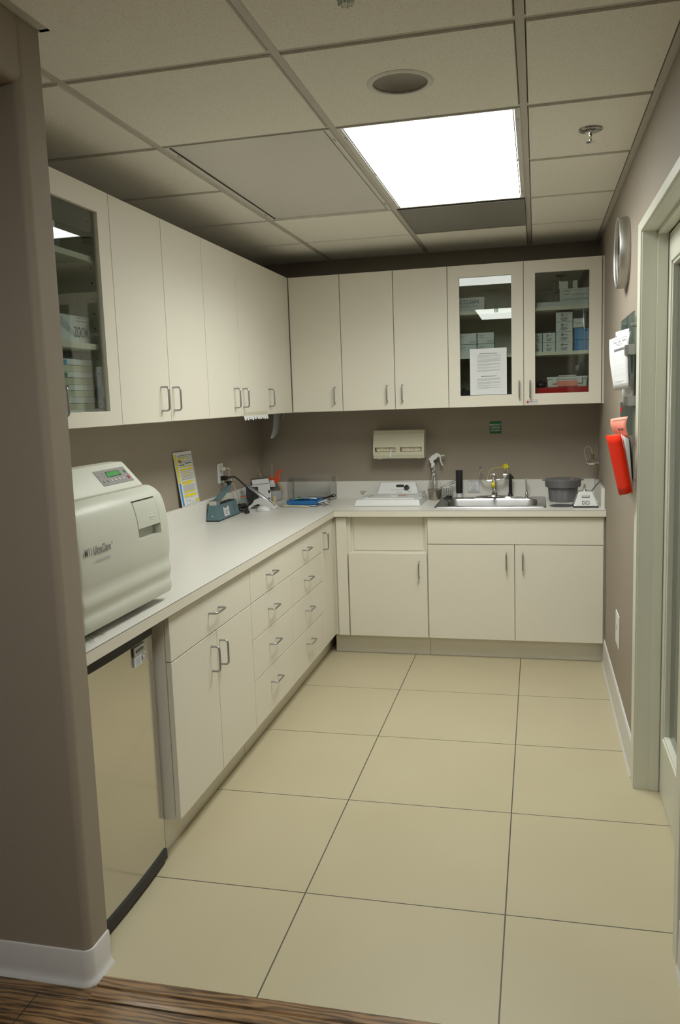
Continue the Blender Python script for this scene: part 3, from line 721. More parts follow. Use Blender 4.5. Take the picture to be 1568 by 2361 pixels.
ln += [(.2, .635-.0455*k, .92, .643-.0455*k) for k in range(4)]+[(.2, .55-.03*k, .85+.03*(k % 2), .556-.03*k) for k in range(3)]+[(.2, .375-.016*k, .92-.05*(k % 3), .382-.016*k) for k in range(7)]+[(.2, .235, .9, .24), (.2, .15, .8, .155), (.25, .09, .33, .11), (.4, .08, .5, .10), (.55, .06, .7, .07)]
rects(Q, U, V, ln, 'inkl', pc, 'text_line', off=.0012)

# ------------------------------------------------------------ outlet with its two plugs
t = thing('outlet_plate', 'white tall double outlet plate on the left wall above the heat sealer', 'outlet', (XL, 4.694, 1.107))
op = MB().box(XL+.0003, XL+.006, 4.650, 4.738, 1.107, 1.228).build('plate', 'white', t, bevel=.002)
for z in (1.195, 1.138): MB().box(XL+.006, XL+.008, 4.676, 4.712, z-.016, z+.016).build('socket', 'cord', op, bevel=.001)
for z in (1.1665, 1.120, 1.216): MB().lathe((XL+.006, 4.694, z), [(0, 0), (.003, 0), (0, .001)], 10, 'x').build('screw', 'steel', op)
t = thing('white_power_cord', 'white power cord plugged into the upper socket and drooping behind the heat sealer', 'power cord', (XL+.01, 4.694, 1.195))
MB().box(XL+.0085, XL+.034, 4.682, 4.708, 1.183, 1.206).build('plug', 'cord', t, bevel=.004)
pts = smoothpts([(XL+.033, 4.695, 1.195), (XL+.06, 4.70, 1.195), P(528, 1093, 'y', 4.74), P(540, 1121, 'y', 4.80), P(551, 1148, 'y', 4.86), P(555, 1164, 'y', 4.88)])
MB().tube(pts, .0028, 8).build('cable', 'cord', t, smooth=True)
t = thing('black_power_cord', 'thick black power cord arcing from the lower socket to a coil beside the heat sealer', 'power cord', (XL+.01, 4.694, 1.138))
b = MB(); b.box(XL+.0085, XL+.045, 4.680, 4.710, 1.124, 1.152); b.build('plug', 'black', t, bevel=.005)
pts = smoothpts([(XL+.043, 4.695, 1.139), (XL+.075, 4.715, 1.143), P(545, 1102, 'y', 4.74), P(562, 1117, 'y', 4.78), P(576, 1132, 'y', 4.82), P(584, 1148, 'y', 4.84), P(580, 1160, 'y', 4.84), P(568, 1168, 'y', 4.83), P(556, 1173, 'y', 4.82)])
MB().tube(pts, [.0052+.002*math.sin(min(1, i/10)*math.pi) for i in range(len(pts))], 10).build('cable', 'black', t, smooth=True)
cc = P(557, 1176, 'y', 4.805); cc.z = ZC; b = MB()
pts = []
for k in range(100):
    a = k*.42; pts.append(cc+Vector((.034*math.cos(a)+.006*math.sin(a*.31), .052*math.sin(a)+.01*math.sin(k*.2), .012+.030*(k/100)+.006*math.sin(a*.7))))
MB().tube(pts, .0045, 8).build('coil', 'black', t, smooth=True)
MB().obox(P(567, 1184, 'z', ZC+.004), (.02, .02, .0), (-.016, .016, 0), (0, 0, .016)).build('connector', 'black', t, bevel=.003)

# ------------------------------------------------------------ heat sealer
t = thing('heat_sealer', 'teal impulse heat sealer with a raised lever arm on the left worktop', 'heat sealer', (-1.80, 4.56, ZC))
a0, a1 = 4.392, 4.735; xl0, xl1, xt0, xt1, hz = -1.858, -1.778, -1.846, -1.792, 1.004
b = MB(); b.hexa([(xl0, a0, ZC+.004), (xl1, a0, ZC+.004), (xl1, a1, ZC+.004), (xl0, a1, ZC+.004), (xt0, a0+.012, hz), (xt1, a0+.012, hz), (xt1, a1-.01, hz), (xt0, a1-.01, hz)])
bd = b.build('body', 'teal', t, bevel=.003)
MB().box(xl0-.0005, xl1+.0008, a0-.001, a1+.001, ZC+.0003, ZC+.0045).build('rubber_base', 'black', t)
MB().box(-1.838, -1.800, a0+.10, a1-.02, hz, hz+.004).build('sealing_strip', 'blackm', t)
MB().box(-1.846, -1.840, a0+.09, a1-.02, hz, hz+.012).build('strip_guard', 'cord', t)
MB().box(-1.842, -1.796, a0+.015, a0+.075, hz, hz+.028).build('hinge_bracket', 'steel', t, bevel=.002)
arm = MB(); arm.tube([(-1.819, a0+.04, hz+.02), (-1.819, a0+.16, 1.050), (-1.819, a0+.30, 1.094)], [.014, .017, .015], 4)
arm.build('arm', 'teal', t, bevel=.003)
b = MB(); b.tube([(-1.819, a0+.288, 1.09), (-1.819, a0+.288, 1.112)], .011, 16); b.lathe((-1.819, a0+.288, 1.112), [(0, -.004), (.024, 0), (.026, .004), (.02, .008), (0, .010)], 24)
b.build('knob', 'black', t, smooth=True)
sl = Vector((xt1-xl1, 0, hz-ZC-.004)); O5 = Vector((xl1, a0, ZC+.004))
rects(O5+Vector((.0006, 0, 0)), (0, .343, 0), sl, [(.27, .16, .52, .78)], 'paper', bd, 'rating_label')
rects(O5+Vector((.0012, 0, 0)), (0, .343, 0), sl, [(.31, .70, .46, .82)]+[(.3, .28+.07*k, .49, .305+.07*k) for k in range(5)]+[(.76, .3, .84, .75)], 'ink', bd, 'label_print')
rects(O5+Vector((.0018, 0, 0)), (0, .343, 0), sl, [(.775, .35, .825, .48), (.775, .55, .825, .7)], 'teal', bd, 'switch')
MB().lathe((-1.818, a0-.0005, .945), [(0, -.002), (.005, 0), (.005, .003)], 12, 'y').build('screw', 'steel', bd)
# glass jar behind the coil
t = thing('glass_jar', 'clear glass jar tied with a red band behind the coiled cord', 'jar', (-1.838, 5.0, ZC+.0005))
c = Vector((-1.825, 4.935, ZC+.0005)); t.location = c; ORG[t.name] = c
MB().lathe(c, [(0, 0), (.03, .001), (.032, .01), (.031, .05), (.02, .07), (.017, .09)], 28).build('body', 'clearg', t, smooth=True)
MB().lathe(c, [(.0178, .079), (.0192, .08), (.0192, .083), (.0178, .084)], 24).build('red_band', 'orange', t, smooth=True)
# black frame + white calendar leaning
t = thing('tablet', 'black rectangular tablet leaning behind the silver desk lamp', 'tablet', (-1.84, 5.02, ZC))
c = Vector((-1.842, 5.045, ZC+.001)); b = MB(); b.obox(c, (.075, .03, 0), (-.012, .02, .125), (.004, -.01, .002)); b.build('casing', 'black', t, bevel=.002)
b = MB(); b.obox(c+Vector((-.006, -.002, 0)), (.004, .0016, 0), (-.012, .02, .125), (.004, -.01, .002)); b.build('side_edge', 'white', t)
c = Vector((-1.835, 5.19, ZC+.001)); t = thing('desk_calendar', 'white desk calendar page with a dark top edge standing behind the silver lamp', 'calendar', c)
U = Vector((.105, .035, .008)); V = Vector((-.03, .03, .158)); b = MB(); b.obox(c, U, V, (0, .004, 0)); pg = b.build('page', 'paper', t)
rects(c+Vector((0, -.0006, 0)), U, V, [(0, .78, 1, .80), (.1, .3, .4, .31), (.1, .4, .5, .41)], 'ink', pg, 'printing')
b = MB(); b.obox(c+V, U, V*.05, (0, .006, 0)); b.build('top_bar', 'black', t)

# ------------------------------------------------------------ silver desk lamp with white arch base
c = P(606, 1174, 'z', ZC); t = thing('desk_lamp', 'silver folding desk lamp on a white arched base', 'desk lamp', (-1.70, 4.965, ZC))
pl = P(572, 1175, 'y', 4.965); pr_ = P(637, 1172, 'y', 4.965); b = MB(); n = 16; w_ = (pr_.x-pl.x)
outer = [(pl.x+w_*k/n, ZC+.001+.068*math.sin(math.pi*(k/n))**.8) for k in range(n+1)]
inn = [(pl.x+w_*(.12+.62*k/n), ZC+.001+.03*math.sin(math.pi*k/n)**.8) for k in range(n, -1, -1)]
b.prism([(x, 4.935, z) for x, z in outer]+[(x, 4.935, z) for x, z in inn if z > ZC+.002 or True][:], (0, .06, 0))
b.build('base', 'white', t, bevel=.002)
s0 = P(634, 1167, 'y', 4.965); s1 = P(566, 1116, 'y', 4.965); s0.z = max(s0.z, ZC+.014); d = (s1-s0); n_ = Vector((d.z, 0, -d.x)).normalized()
b = MB(); cs = []
for k in range(9):
    q = s0+d*(k/8); hw = .012+.016*(k/8); th = .004+.006*math.sin(math.pi*k/8)
    cs.append([q+Vector((0, -hw, 0)), q+Vector((0, -hw*.5, 0))-n_*th, q+Vector((0, hw*.5, 0))-n_*th, q+Vector((0, hw, 0)), q+Vector((0, hw*.5, 0))+n_*th, q+Vector((0, -hw*.5, 0))+n_*th, q+Vector((0, -hw, 0))])
b.sheet(cs); b.bm.faces.new([b.bm.verts.new(v) for v in cs[0][:-1]]); b.bm.faces.new([b.bm.verts.new(v) for v in cs[-1][:-1]])
b.build('arm', 'silver', t, smooth=True)
MB().tube([s0+Vector((.008, -.02, -.004)), s0+Vector((.008, .02, -.004))], .009, 12).build('pivot', 'white', t, smooth=True)
c = P(604, 1180, 'z', ZC); b = MB(); b.lathe(c+Vector((0, .03, .0005)), [(0, 0), (.045, 0), (.047, .004), (.042, .016), (.028, .027), (.01, .032), (0, .0325)], 32, sx=1, sy=.7)
tag(b.build('dome_cap', 'white', smooth=True), 'small white plastic dome lying in front of the desk lamp', 'cap')

# ------------------------------------------------------------ corner group: pot, jars, brushes, scissors, tape, bottle
c = Vector((-1.770, 5.385, ZC+.0005)); t = thing('utensil_pot', 'milky round plastic pot in the corner carrying two white jars', 'pot', c)
MB().lathe(c, [(0, 0), (.05, 0), (.06, .01), (.063, .05), (.056, .068), (0, .069)], 32).build('body', 'milky', t, smooth=True)
def jar(px, py, y, r, h, label):
    p = P(px, py, 'y', y); t = thing('white_jar', label, 'jar', p, 'white jars on the pot')
    MB().lathe(p, [(0, 0), (r*.86, 0), (r*.9, h*.4), (0, h*.4)], 24).build('body', 'white', t, smooth=True)
    MB().lathe(p, [(r*.9, h*.36), (r, h*.38), (r, h*.95), (r*.95, h), (r*.8, h), (r*.8, h*.6), (0, h*.6)], 24).build('rim', 'whitegloss', t, smooth=True); return p
pj = jar(613.5, 1129, 5.375, .031, .052, 'white jar holding a brush, front one of the two on the milky pot')
pj2 = jar(628, 1122, 5.42, .025, .046, 'white jar holding orange scissors, behind the other on the milky pot')
pj.z -= 0
def stick(name, p0, p1, r, mt, label, cat, tip=None):
    t = thing(name, label, cat, p0); MB().tube([p0, p1], r, 8).build('shaft', mt, t, smooth=True)
    if tip: MB().tube([p1+(p0-p1)*tip[0], p1+(p0-p1)*tip[1]], tip[2], 8).build('ferrule' if tip[3] != 'greenp' else 'collar', tip[3], t, smooth=True)
base = pj+Vector((0, 0, .03))
stick('brush', base+Vector((-.004, 0, 0)), P(595, 1084, 'y', 5.40), .0022, 'wood2', 'thin brush with a wooden handle leaning left in the front white jar', 'brush', (.7, .86, .005, 'silver'))
stick('brush', base+Vector((.008, .003, 0)), P(614, 1086, 'y', 5.39), .0022, 'ink', 'dark brush standing upright with a green collar in the front white jar', 'brush', (.55, .85, .011, 'greenp'))
stick('wooden_stick', pj2+Vector((-.003, .002, .02)), P(627, 1069, 'y', 5.42), .0022, 'wood2', 'plain wooden stick standing upright in the rear white jar', 'stick')
t = thing('scissors', 'orange-handled scissors standing in the rear white jar', 'scissors', pj2)
q = lambda u, v: P(u, v, 'y', 5.41)
b = MB(); b.tube(smoothpts([q(633, 1113), q(640, 1102), q(646, 1086), q(647, 1083), q(643, 1086), q(637, 1092), q(634, 1103), q(633, 1113)], 4), .0055, 8); b.build('handle', 'orange', t, smooth=True)
b = MB(); b.tube(smoothpts([q(634, 1112), q(627, 1103), q(621, 1100), q(623, 1107), q(630, 1108), q(640, 1100), q(645, 1104), q(636, 1113)], 4), .005, 8); b.build('handle', 'orange', t, smooth=True)
b = MB(); b.tube([q(635, 1110), pj2+Vector((.002, .01, .02))], .004, 6); b.build('blades', 'steel', t)
c = P(637, 1129, 'y', 5.468); t = thing('tape_roll', 'roll of tan masking tape standing behind the milky pot', 'tape roll', c)
ax = (Vector((0, 0, 1)), Vector((.95, -.3, 0)).normalized(), Vector((.3, .95, 0)).normalized())
MB().lathe(c, [(.040, -.010), (.055, -.010), (.055, .010), (.040, .010), (.040, -.010)], 40, ax).build('tape', 'tan', t, smooth=True)
MB().lathe(c, [(.037, -.0101), (.0399, -.0101), (.0399, .0101), (.037, .0101), (.037, -.0101)], 40, ax).build('core', 'greyp', t, smooth=True)
c = P(621.5, 1160, 'z', ZC); c.z += .0005; t = thing('dropper_bottle', 'small amber dropper bottle with a black bulb in front of the milky pot', 'bottle', c)
MB().lathe(c, [(0, 0), (.0145, 0), (.0155, .003), (.0155, .035), (.008, .045), (.008, .05), (0, .05)], 24).build('bottle_body', 'amber', t, smooth=True)
MB().lathe(c, [(.0158, .006), (.0158, .026)], 24).build('label', 'paper', t, smooth=True)
MB().lathe(c, [(0, .048), (.0105, .048), (.0105, .064), (.007, .067), (0, .067)], 24).build('cap', 'white', t, smooth=True)
MB().lathe(c, [(0, .066), (.006, .067), (.007, .078), (.0045, .088), (0, .09)], 20).build('bulb', 'black', t, smooth=True)
c = P(633, 1161, 'z', ZC); b = MB(); b.lathe(c+Vector((0, 0, .0005)), [(0, 0), (.013, 0), (.0145, .004), (.0145, .048), (.013, .052), (0, .052)], 24)
tag(b.build('tan_roll', 'tan', smooth=True), 'small tan cylindrical roll standing right of the amber dropper bottle', 'tape roll')

# ------------------------------------------------------------ clear acrylic box
t = thing('acrylic_box', 'empty clear acrylic box standing in the back corner behind the blue tray', 'box', (-1.5, 5.41, ZC))
x0, x1, y0, y1, z0, z1 = -1.652, -1.345, 5.33, 5.485, ZC+.0005, 1.078
b = MB(); w_ = .003
for q in ((x0, x1, y0, y0+w_), (x0, x1, y1-w_, y1), (x0, x0+w_, y0, y1), (x1-w_, x1, y0, y1)): b.box(*q, z0, z1)
b.build('walls', 'clear', t)
b = MB()
for x in (x0, x1):
    for y in (y0, y1): b.box(x-.0015, x+.0015, y-.0015, y+.0015, z0, z1)
for z in (z1,):
    b.box(x0, x1, y0-.001, y0+.001, z-.001, z+.001); b.box(x0, x1, y1-.001, y1+.001, z-.001, z+.001); b.box(x0-.001, x0+.001, y0, y1, z-.001, z+.001); b.box(x1-.001, x1+.001, y0, y1, z-.001, z+.001)
b.box(x0+.02, x1-.03, y0+.04, y0+.042, ZC+.045, ZC+.047)
b.build('edges', 'milky', t); MB().box(x0, x1, y0, y1, z0, z0+w_).build('bottom', 'clear', t)

# ------------------------------------------------------------ blue tray of instruments
pa = P(648, 1168, 'z', ZC); b = MB(); g = []
cs = [P(640, 1163, 'z', ZC), P(728, 1170, 'z', ZC), P(775, 1149, 'z', ZC), P(690, 1143, 'z', ZC)]
cs[2] = Vector((-1.335, 5.322, ZC)); cs[3] = Vector((-1.60, 5.30, ZC)); cs[0] = Vector((-1.655, 5.10, ZC)); cs[1] = Vector((-1.375, 5.04, ZC))
for i in range(13):
    row = []
    for j in range(13):
        p = (cs[0]*(1-j/12)+cs[1]*(j/12))*(1-i/12)+(cs[3]*(1-j/12)+cs[2]*(j/12))*(i/12)
        row.append(p+Vector((0, 0, .003+.004*abs(math.sin(i*1.9+j*2.3)))))
    g.append(row)
b.sheet(g); tag(b.build('paper_towel', 'paper', smooth=True, solid=.001), 'crumpled white paper towel spread under the blue tray', 'paper towel')
c = Vector((-1.478, 5.155, ZC+.010)); t = thing('instrument_tray', 'shallow blue plastic tray of dental instruments near the inner corner', 'tray', c)
tx0, tx1, ty0, ty1, tz = -1.582, -1.378, 5.075, 5.235, ZC+.0085
b = MB(); b.box(tx0, tx1, ty0, ty1, tz, tz+.003); b.box(tx0, tx1, ty0, ty0+.004, tz, tz+.026); b.box(tx0, tx1, ty1-.004, ty1, tz, tz+.026); b.box(tx0, tx0+.004, ty0, ty1, tz, tz+.026); b.box(tx1-.004, tx1, ty0, ty1, tz, tz+.026)
b.build('tray_body', 'blue', t, bevel=.0015)
def lay(name, pts, r, mt, label, cat): tag(MB().tube(smoothpts(pts, 5), r, 8).build(name, mt, smooth=True), label, cat)
zt_ = tz+.03
c = P(671, 1156, 'y', 5.12); b = MB(); b.lathe(c, [(.017, -.004), (.019, 0), (.017, .004), (0, .004)], 24, (Vector((1, 0, 0)), Vector((0, .3, .95)), Vector((0, -.95, .3)))); tag(b.build('glass_dish', 'clearg', smooth=True), 'small round glass dish leaning at the left end of the blue tray', 'dish')
lay('probe', [(-1.56, 5.12, zt_), (-1.48, 5.14, zt_+.006), (-1.40, 5.16, zt_)], .0025, 'steel', 'steel dental probe lying lengthways across the blue tray', 'instrument')
lay('probe', [(-1.55, 5.16, zt_), (-1.45, 5.19, zt_+.008), (-1.36, 5.22, zt_+.002)], .003, 'ink', 'dark teal instrument lying behind the steel probe on the blue tray', 'instrument')
lay('syringe', [P(694, 1149, 'y', 5.22), P(702, 1149, 'y', 5.22), P(714, 1147, 'y', 5.22)], .004, 'blue', 'dark blue syringe resting behind the green cap on the tray', 'syringe')
c = P(690, 1149, 'y', 5.20); b = MB(); b.tube([c+Vector((-.013, 0, 0)), c+Vector((.014, .004, 0))], .0105, 16); tag(b.build('green_cap', 'greenp', smooth=True, bevel=.001), 'green plastic cap on top of the tray instruments', 'cap')
t = thing('hemostat', 'black locking forceps lying at the right end of the blue tray', 'forceps', P(740, 1152, 'y', 5.24))
q = lambda u, v: P(u, v, 'y', 5.24)
b = MB(); b.tube(smoothpts([q(737, 1152), q(748, 1149), q(760, 1145), q(766, 1140), q(763, 1144), q(757, 1147)], 3), .0028, 8); b.build('jaw', 'black', t, smooth=True)
b = MB(); b.tube(smoothpts([q(738, 1149), q(750, 1147), q(762, 1143), q(771, 1139), q(773, 1144), q(764, 1146)], 3), .0028, 8); b.build('jaw', 'black', t, smooth=True)
b = MB(); b.obox(q(759, 1147), (.03, 0, .004), (0, .01, 0), (0, 0, .01)); b.build('ratchet', 'black', t, bevel=.002)
b = MB(); b.tube(smoothpts([(-1.585, 5.03, ZC+.006), (-1.52, 5.02, ZC+.009), (-1.46, 5.0, ZC+.006), (-1.40, 4.985, ZC+.006)], 5), [.003]+[.0055]*14+[.003], 8)
tag(b.build('cotton_roll', 'ivory', smooth=True), 'long cream cotton strip lying along the front of the blue tray', 'cotton')
c = P(656, 1168, 'z', ZC); b = MB(); b.lathe(c+Vector((0, 0, .001)), [(0, 0), (.022, 0), (.026, .006), (.022, .012), (0, .014)], 24, sy=.6); tag(b.build('cotton_pad', 'ivory', smooth=True), 'oval cream cotton pad at the left front of the blue tray', 'cotton')
lay('spatula', [P(643, 1162, 'z', ZC+.014), P(655, 1163, 'z', ZC+.02), P(668, 1162, 'z', ZC+.03)], .0028, 'silver', 'grey-blue spatula sticking out from the left end of the tray', 'instrument')
lay('syringe', [P(726, 1160, 'y', 5.14), P(740, 1157, 'y', 5.16), P(755, 1152, 'y', 5.18)], .0035, 'white', 'white plastic suction tip pointing right over the tray end', 'syringe')
lay('tubing', [P(700, 1154, 'y', 5.15), P(708, 1150, 'y', 5.16), P(716, 1153, 'y', 5.15), P(724, 1156, 'y', 5.14), P(712, 1157, 'y', 5.13), P(702, 1156, 'y', 5.14)], .003, 'clearg', 'clear looped tubing in the middle of the blue tray', 'tubing')
b = MB(); g = []
for i in range(7): g.append([P(730+5*i, 1160, 'z', ZC+.02+.008*math.sin(i*2+j)) + Vector((0, .018*j, 0)) for j in range(5)])
b.sheet(g); tag(b.build('tissue', 'paper', smooth=True, solid=.001), 'folded white tissue hanging over the right end of the blue tray', 'tissue')

# ------------------------------------------------------------ ultrasonic cleaner
t = thing('ultrasonic_cleaner', 'white ultrasonic cleaner with a flat lid set into the worktop left of the sink', 'ultrasonic cleaner', (-.915, 5.2, ZC))
def frus(b, x0, x1, y0, y1, z0, X0, X1, Y0, Y1, z1): return b.hexa([(x0, y0, z0), (x1, y0, z0), (x1, y1, z0), (x0, y1, z0), (X0, Y0, z1), (X1, Y0, z1), (X1, Y1, z1), (X0, Y1, z1)])
b = MB(); frus(b, -1.128, -.704, 5.045, 5.43, ZC+.0005, -1.115, -.715, 5.062, 5.42, ZC+.040); b.build('lid', 'white', t, bevel=.006, seg=3)
b = MB(); frus(b, -1.075, -.745, 5.09, 5.36, ZC+.040, -1.065, -.755, 5.10, 5.35, ZC+.046); ld = b.build('lid_panel', 'white', t, bevel=.003)
rects((-1.02, 5.2, ZC+.0465), (.24, 0, 0), (0, .12, 0), [(.0, .6, .35, .66), (.0, .15, .3, .2), (.62, .6, 1.1, .66)], 'inkl', ld, 'printing')
rects((-1.02, 5.2, ZC+.0465), (.24, 0, 0), (0, .12, 0), [(.62, .1, .85, .25), (.62, .4, .8, .47)], 'pink', ld, 'red_print')
MB().box(-.915, -.875, 5.19, 5.30, ZC+.046, ZC+.051).build('lid_sticker', 'paper', t)
b = MB(); b.prism([(-1.05, 5.405, ZC+.03), (-.765, 5.405, ZC+.03), (-.79, 5.45, 1.026), (-1.025, 5.45, 1.026)], (0, .03, 0)); cp = b.build('control_panel', 'white', t, bevel=.004)
pn = Vector((0, -.907, .42)); pv = Vector((0, .045, .082)).normalized()
kc = P(938, 1125, 'y', 5.428); MB().lathe(kc, [(0, .001), (.0175, .001), (.016, .014), (0, .015)], 24, (Vector((1, 0, 0)), pv, Vector((0, -.876, .482)))).build('knob', 'black', cp, smooth=True)
PO = Vector((-1.05, 5.405, ZC+.03))+Vector((0, -.0006, 0)); pU = Vector((.285, 0, 0)); pV = Vector((0, .045, .082))
rects(PO, pU, pV, [(.46, .60, .64, .80)], 'black', cp, 'name_plate'); rects(PO, pU, pV, [(.33, .36, .42, .39), (.42, .39, .52, .41), (.52, .39, .62, .41), (.62, .36, .70, .39), (.46, .2, .62, .24), (.74, .22, .82, .27), (.9, .76, .97, .79)], 'inkl', cp, 'printing')
for k in range(10):
    a = -1.9+k*.42+.0; p_ = kc+(Vector((1, 0, 0))*math.sin(a)+pv*math.cos(a))*.0215+Vector((0, -.001, 0)); MB().lathe(p_, [(0, .001), (.0014, .0005), (.0014, 0)], 8, (Vector((1, 0, 0)), pv, Vector((0, -.876, .482)))).build('dial_mark', 'black', cp)
for (u0, v0, s_) in ((838, 1141, -1), (972, 1141, 1)):
    p = P(u0, v0, 'y', 5.22); b = MB(); b.obox(p, (.016*s_, .0, .0), (0, .03, 0), (.006*s_, 0, .022)); b.obox(p+Vector((.006*s_, 0, .021)), (-.022*s_, 0, -.006), (0, .03, 0), (0, 0, .002)); b.build('latch', 'steel', t, bevel=.001)
p = P(851, 1145, 'y', 5.17); MB().obox(p, (.026, .02, .003), (-.006, .008, 0), (0, 0, .003)).build('lid_clip', 'steel', t)

# ------------------------------------------------------------ glove dispenser on the back wall
t = thing('glove_dispenser', 'ivory double glove dispenser with two slots on the back wall', 'glove dispenser', (-.89, 5.45, 1.18))
x0, x1 = -1.052, -.725; yq = 5.42
A_, B_ = P(861, 994, 'y', yq), P(978, 992, 'y', yq); zb, zt2 = P(860, 1058, 'y', yq-.02).z, A_.z; x0, x1 = A_.x, B_.x
pr = [(YW-.001, zt2+.004), (yq+.01, zt2), (yq+.004, zt2-.018), (yq, zt2-.02), (yq-.028, zb+.075)]
lo_ = [(yq-.032, zb+.045), (yq-.03, zb+.022), (yq-.02, zb), (YW-.001, zb)]
full = pr+lo_
b = MB(); sl0, sl1 = zb+.045, zb+.075
slots = [(x0+.012, x0+.150), (x1-.158, x1-.016)]
# solid body with slots left open
zs = full
def seg(xa, xb_, cut):
    v = [(y_, z_) for y_, z_ in full]
    if cut: v = pr+[(yq+.02, sl1), (yq+.02, sl0)]+lo_
    b.prism([(xa, y_, z_) for y_, z_ in v], (xb_-xa, 0, 0))
edges = [x0, slots[0][0], slots[0][1], slots[1][0], slots[1][1], x1]
for i, (xa, xb_) in enumerate(zip(edges, edges[1:])): seg(xa, xb_, i in (1, 3))
gb = b.build('body', 'ivory', t)
MB().box(x0+.002, x1-.002, yq+.002, yq+.0045, zt2-.0225, zt2-.0205).build('lid_seam', 'ink', t)
for i, (xa, xb_) in enumerate(slots):
    b = MB(); g = []
    for a in range(21):
        xx = xa+.006+(xb_-xa-.012)*a/20; g.append([(xx, yq-.010+.006*math.sin(a*1.9+i*2+k*1.3), sl0+.002+.026*k/4) for k in range(5)])
    b.sheet(g); b.build('gloves', 'ivorypaper', t, smooth=True)
p = P(900, 1047, 'y', yq-.034); MB().tube(smoothpts([p+Vector((.006, .012, .03)), p+Vector((.003, -.002, .01)), p+Vector((-.004, -.004, -.02))], 4), [.004]*4+[.007]*4+[.006], 8).build('glove_finger', 'paper', t, smooth=True)
for x in (x0+.035, x1-.038): MB().tube([(x, yq+.01, zb+.001), (x, yq+.01, zb-.007)], .011, 16).build('foot', 'ivory', t)

# ------------------------------------------------------------ green sign
def plate(name, u0, v0, u1, v1, yp, mt, label, cat):
    a, c_ = P(u0, v0, 'y', yp), P(u1, v1, 'y', yp); t = thing(name, label, cat, ((a.x+c_.x)/2, yp, c_.z))
    b = MB(); b.box(a.x, c_.x, yp-.003, yp-.0003, c_.z, a.z); p = b.build('plate', mt, t); return t, p, a, c_
t, p, a, c_ = plate('eyewash_sign', 1129, 972, 1156, 999, YW, 'green', 'small green emergency eyewash sign on the back wall above the faucet', 'sign')
for k, s_ in enumerate(('EMERGENCY', 'EYEWASH', 'STATION')): text(s_, .0165, ((a.x+c_.x)/2, YW-.003, a.z-.022-.0185*k), (1, 0, 0), (0, 0, 1), 'paper', p, squeeze=.78 if k == 0 else .85)
t, p, a, c_ = plate('hand_washing_sign', 1078, 1107, 1107, 1136, YW-.02, 'paper', 'square white sign asking to wash your hands on the backsplash behind the sink', 'sign')
w_, h_ = c_.x-a.x, a.z-c_.z; O_ = Vector((a.x, YW-.0233, c_.z))
rects(O_, (w_, 0, 0), (0, 0, h_), [(.03, .03, .97, .05), (.03, .95, .97, .97), (.03, .05, .05, .95), (.95, .05, .97, .95)], 'ink', p, 'border_line')
text('WASH', .011, (a.x+w_/2, YW-.0233, c_.z+.024), (1, 0, 0), (0, 0, 1), 'ink', p); text('YOUR HANDS', .011, (a.x+w_/2, YW-.0233, c_.z+.0115), (1, 0, 0), (0, 0, 1), 'ink', p, squeeze=.9)
text('HAND WASH ONLY', .006, (a.x+w_/2, YW-.0233, a.z-.009), (1, 0, 0), (0, 0, 1), 'inkl', p)
b = MB(); cx_, cz_ = a.x+w_*.5, c_.z+h_*.6
for pts in ([(-.022, .018), (-.012, .02), (-.004, .012), (.006, .008), (.012, -.002), (.02, -.008), (.024, -.016)], [(-.024, .008), (-.014, .004), (-.006, -.004), (.002, -.006), (.006, -.014), (-.004, -.016), (-.006, -.008)], [(.004, .004), (.010, -.008), (.012, -.016)]):
    b.tube([(cx_+x, YW-.0235, cz_+z) for x, z in pts], .0007, 4)
b.build('hands_drawing', 'ink', p)

# ------------------------------------------------------------ spray bottle, metal-jacket bottle, rack, tube
cy_ = 5.462; c = P(1000, 1146, 'y', cy_); c.z = ZC+.0005; t = thing('spray_bottle', 'clear spray bottle with a white trigger head behind the metal-jacketed soap bottle', 'spray bottle', c)
k1 = 1895/5.5
hd = P(1005, 1066, 'y', cy_)
MB().lathe(c, [(0, 0), (.028, .002), (.031, .01), (.031, .10), (.026, .125), (.016, .145), (.014, hd.z-c.z-.03)], 28).build('bottle_body', 'clear', t, smooth=True)
MB().tube([c+Vector((0, 0, hd.z-c.z-.034)), c+Vector((0, 0, hd.z-c.z-.004))], [.015, .013], 20).build('collar', 'white', t, smooth=True)
MB().tube([c+Vector((-.012, 0, .10)), c+Vector((-.006, 0, .14)), c+Vector((-.004, 0, .19))], .004, 8).build('dip_tube', 'white', t, smooth=True)
q = lambda u, v: P(u, v, 'y', cy_)
b = MB(); b.prism([q(*w_)+Vector((0, -.010, 0)) for w_ in ((988, 1058), (996, 1050), (1007, 1044), (1014, 1047), (1018, 1054), (1015, 1056), (1010, 1052), (1008, 1057), (1000, 1062), (1000, 1068), (992, 1068), (991, 1061))], (0, .02, 0)); b.build('trigger_head', 'white', t, bevel=.003)
b = MB(); b.tube([q(1015, 1054), q(1016, 1062), q(1020, 1073)], [.006, .0055, .005], 8); b.build('trigger', 'white', t, smooth=True)
b = MB(); b.tube([q(1016, 1051), q(1025, 1050)], .006, 12); b.build('nozzle', 'ivory', t, smooth=True)
c = P(1002, 1150, 'z', ZC); c.z = ZC+.0005; c.y -= .0; c = Vector((P(1003, 1150, 'y', 5.383).x, 5.383, c.z))
t = thing('soap_bottle', 'round soap bottle with clear shoulders and a brushed metal lower half beside the cleaner', 'soap bottle', c)
MB().lathe(c, [(0, 0), (.036, .001), (.040, .02), (.046, .055), (.048, .068), (.0475, .07), (.0, .07)], 36).build('metal_jacket', 'liquid', t, smooth=True)
MB().lathe(c, [(.0472, .07), (.045, .088), (.040, .11), (.027, .132), (.017, .15), (.015, .163)], 36).build('shoulder', 'clear', t, smooth=True)
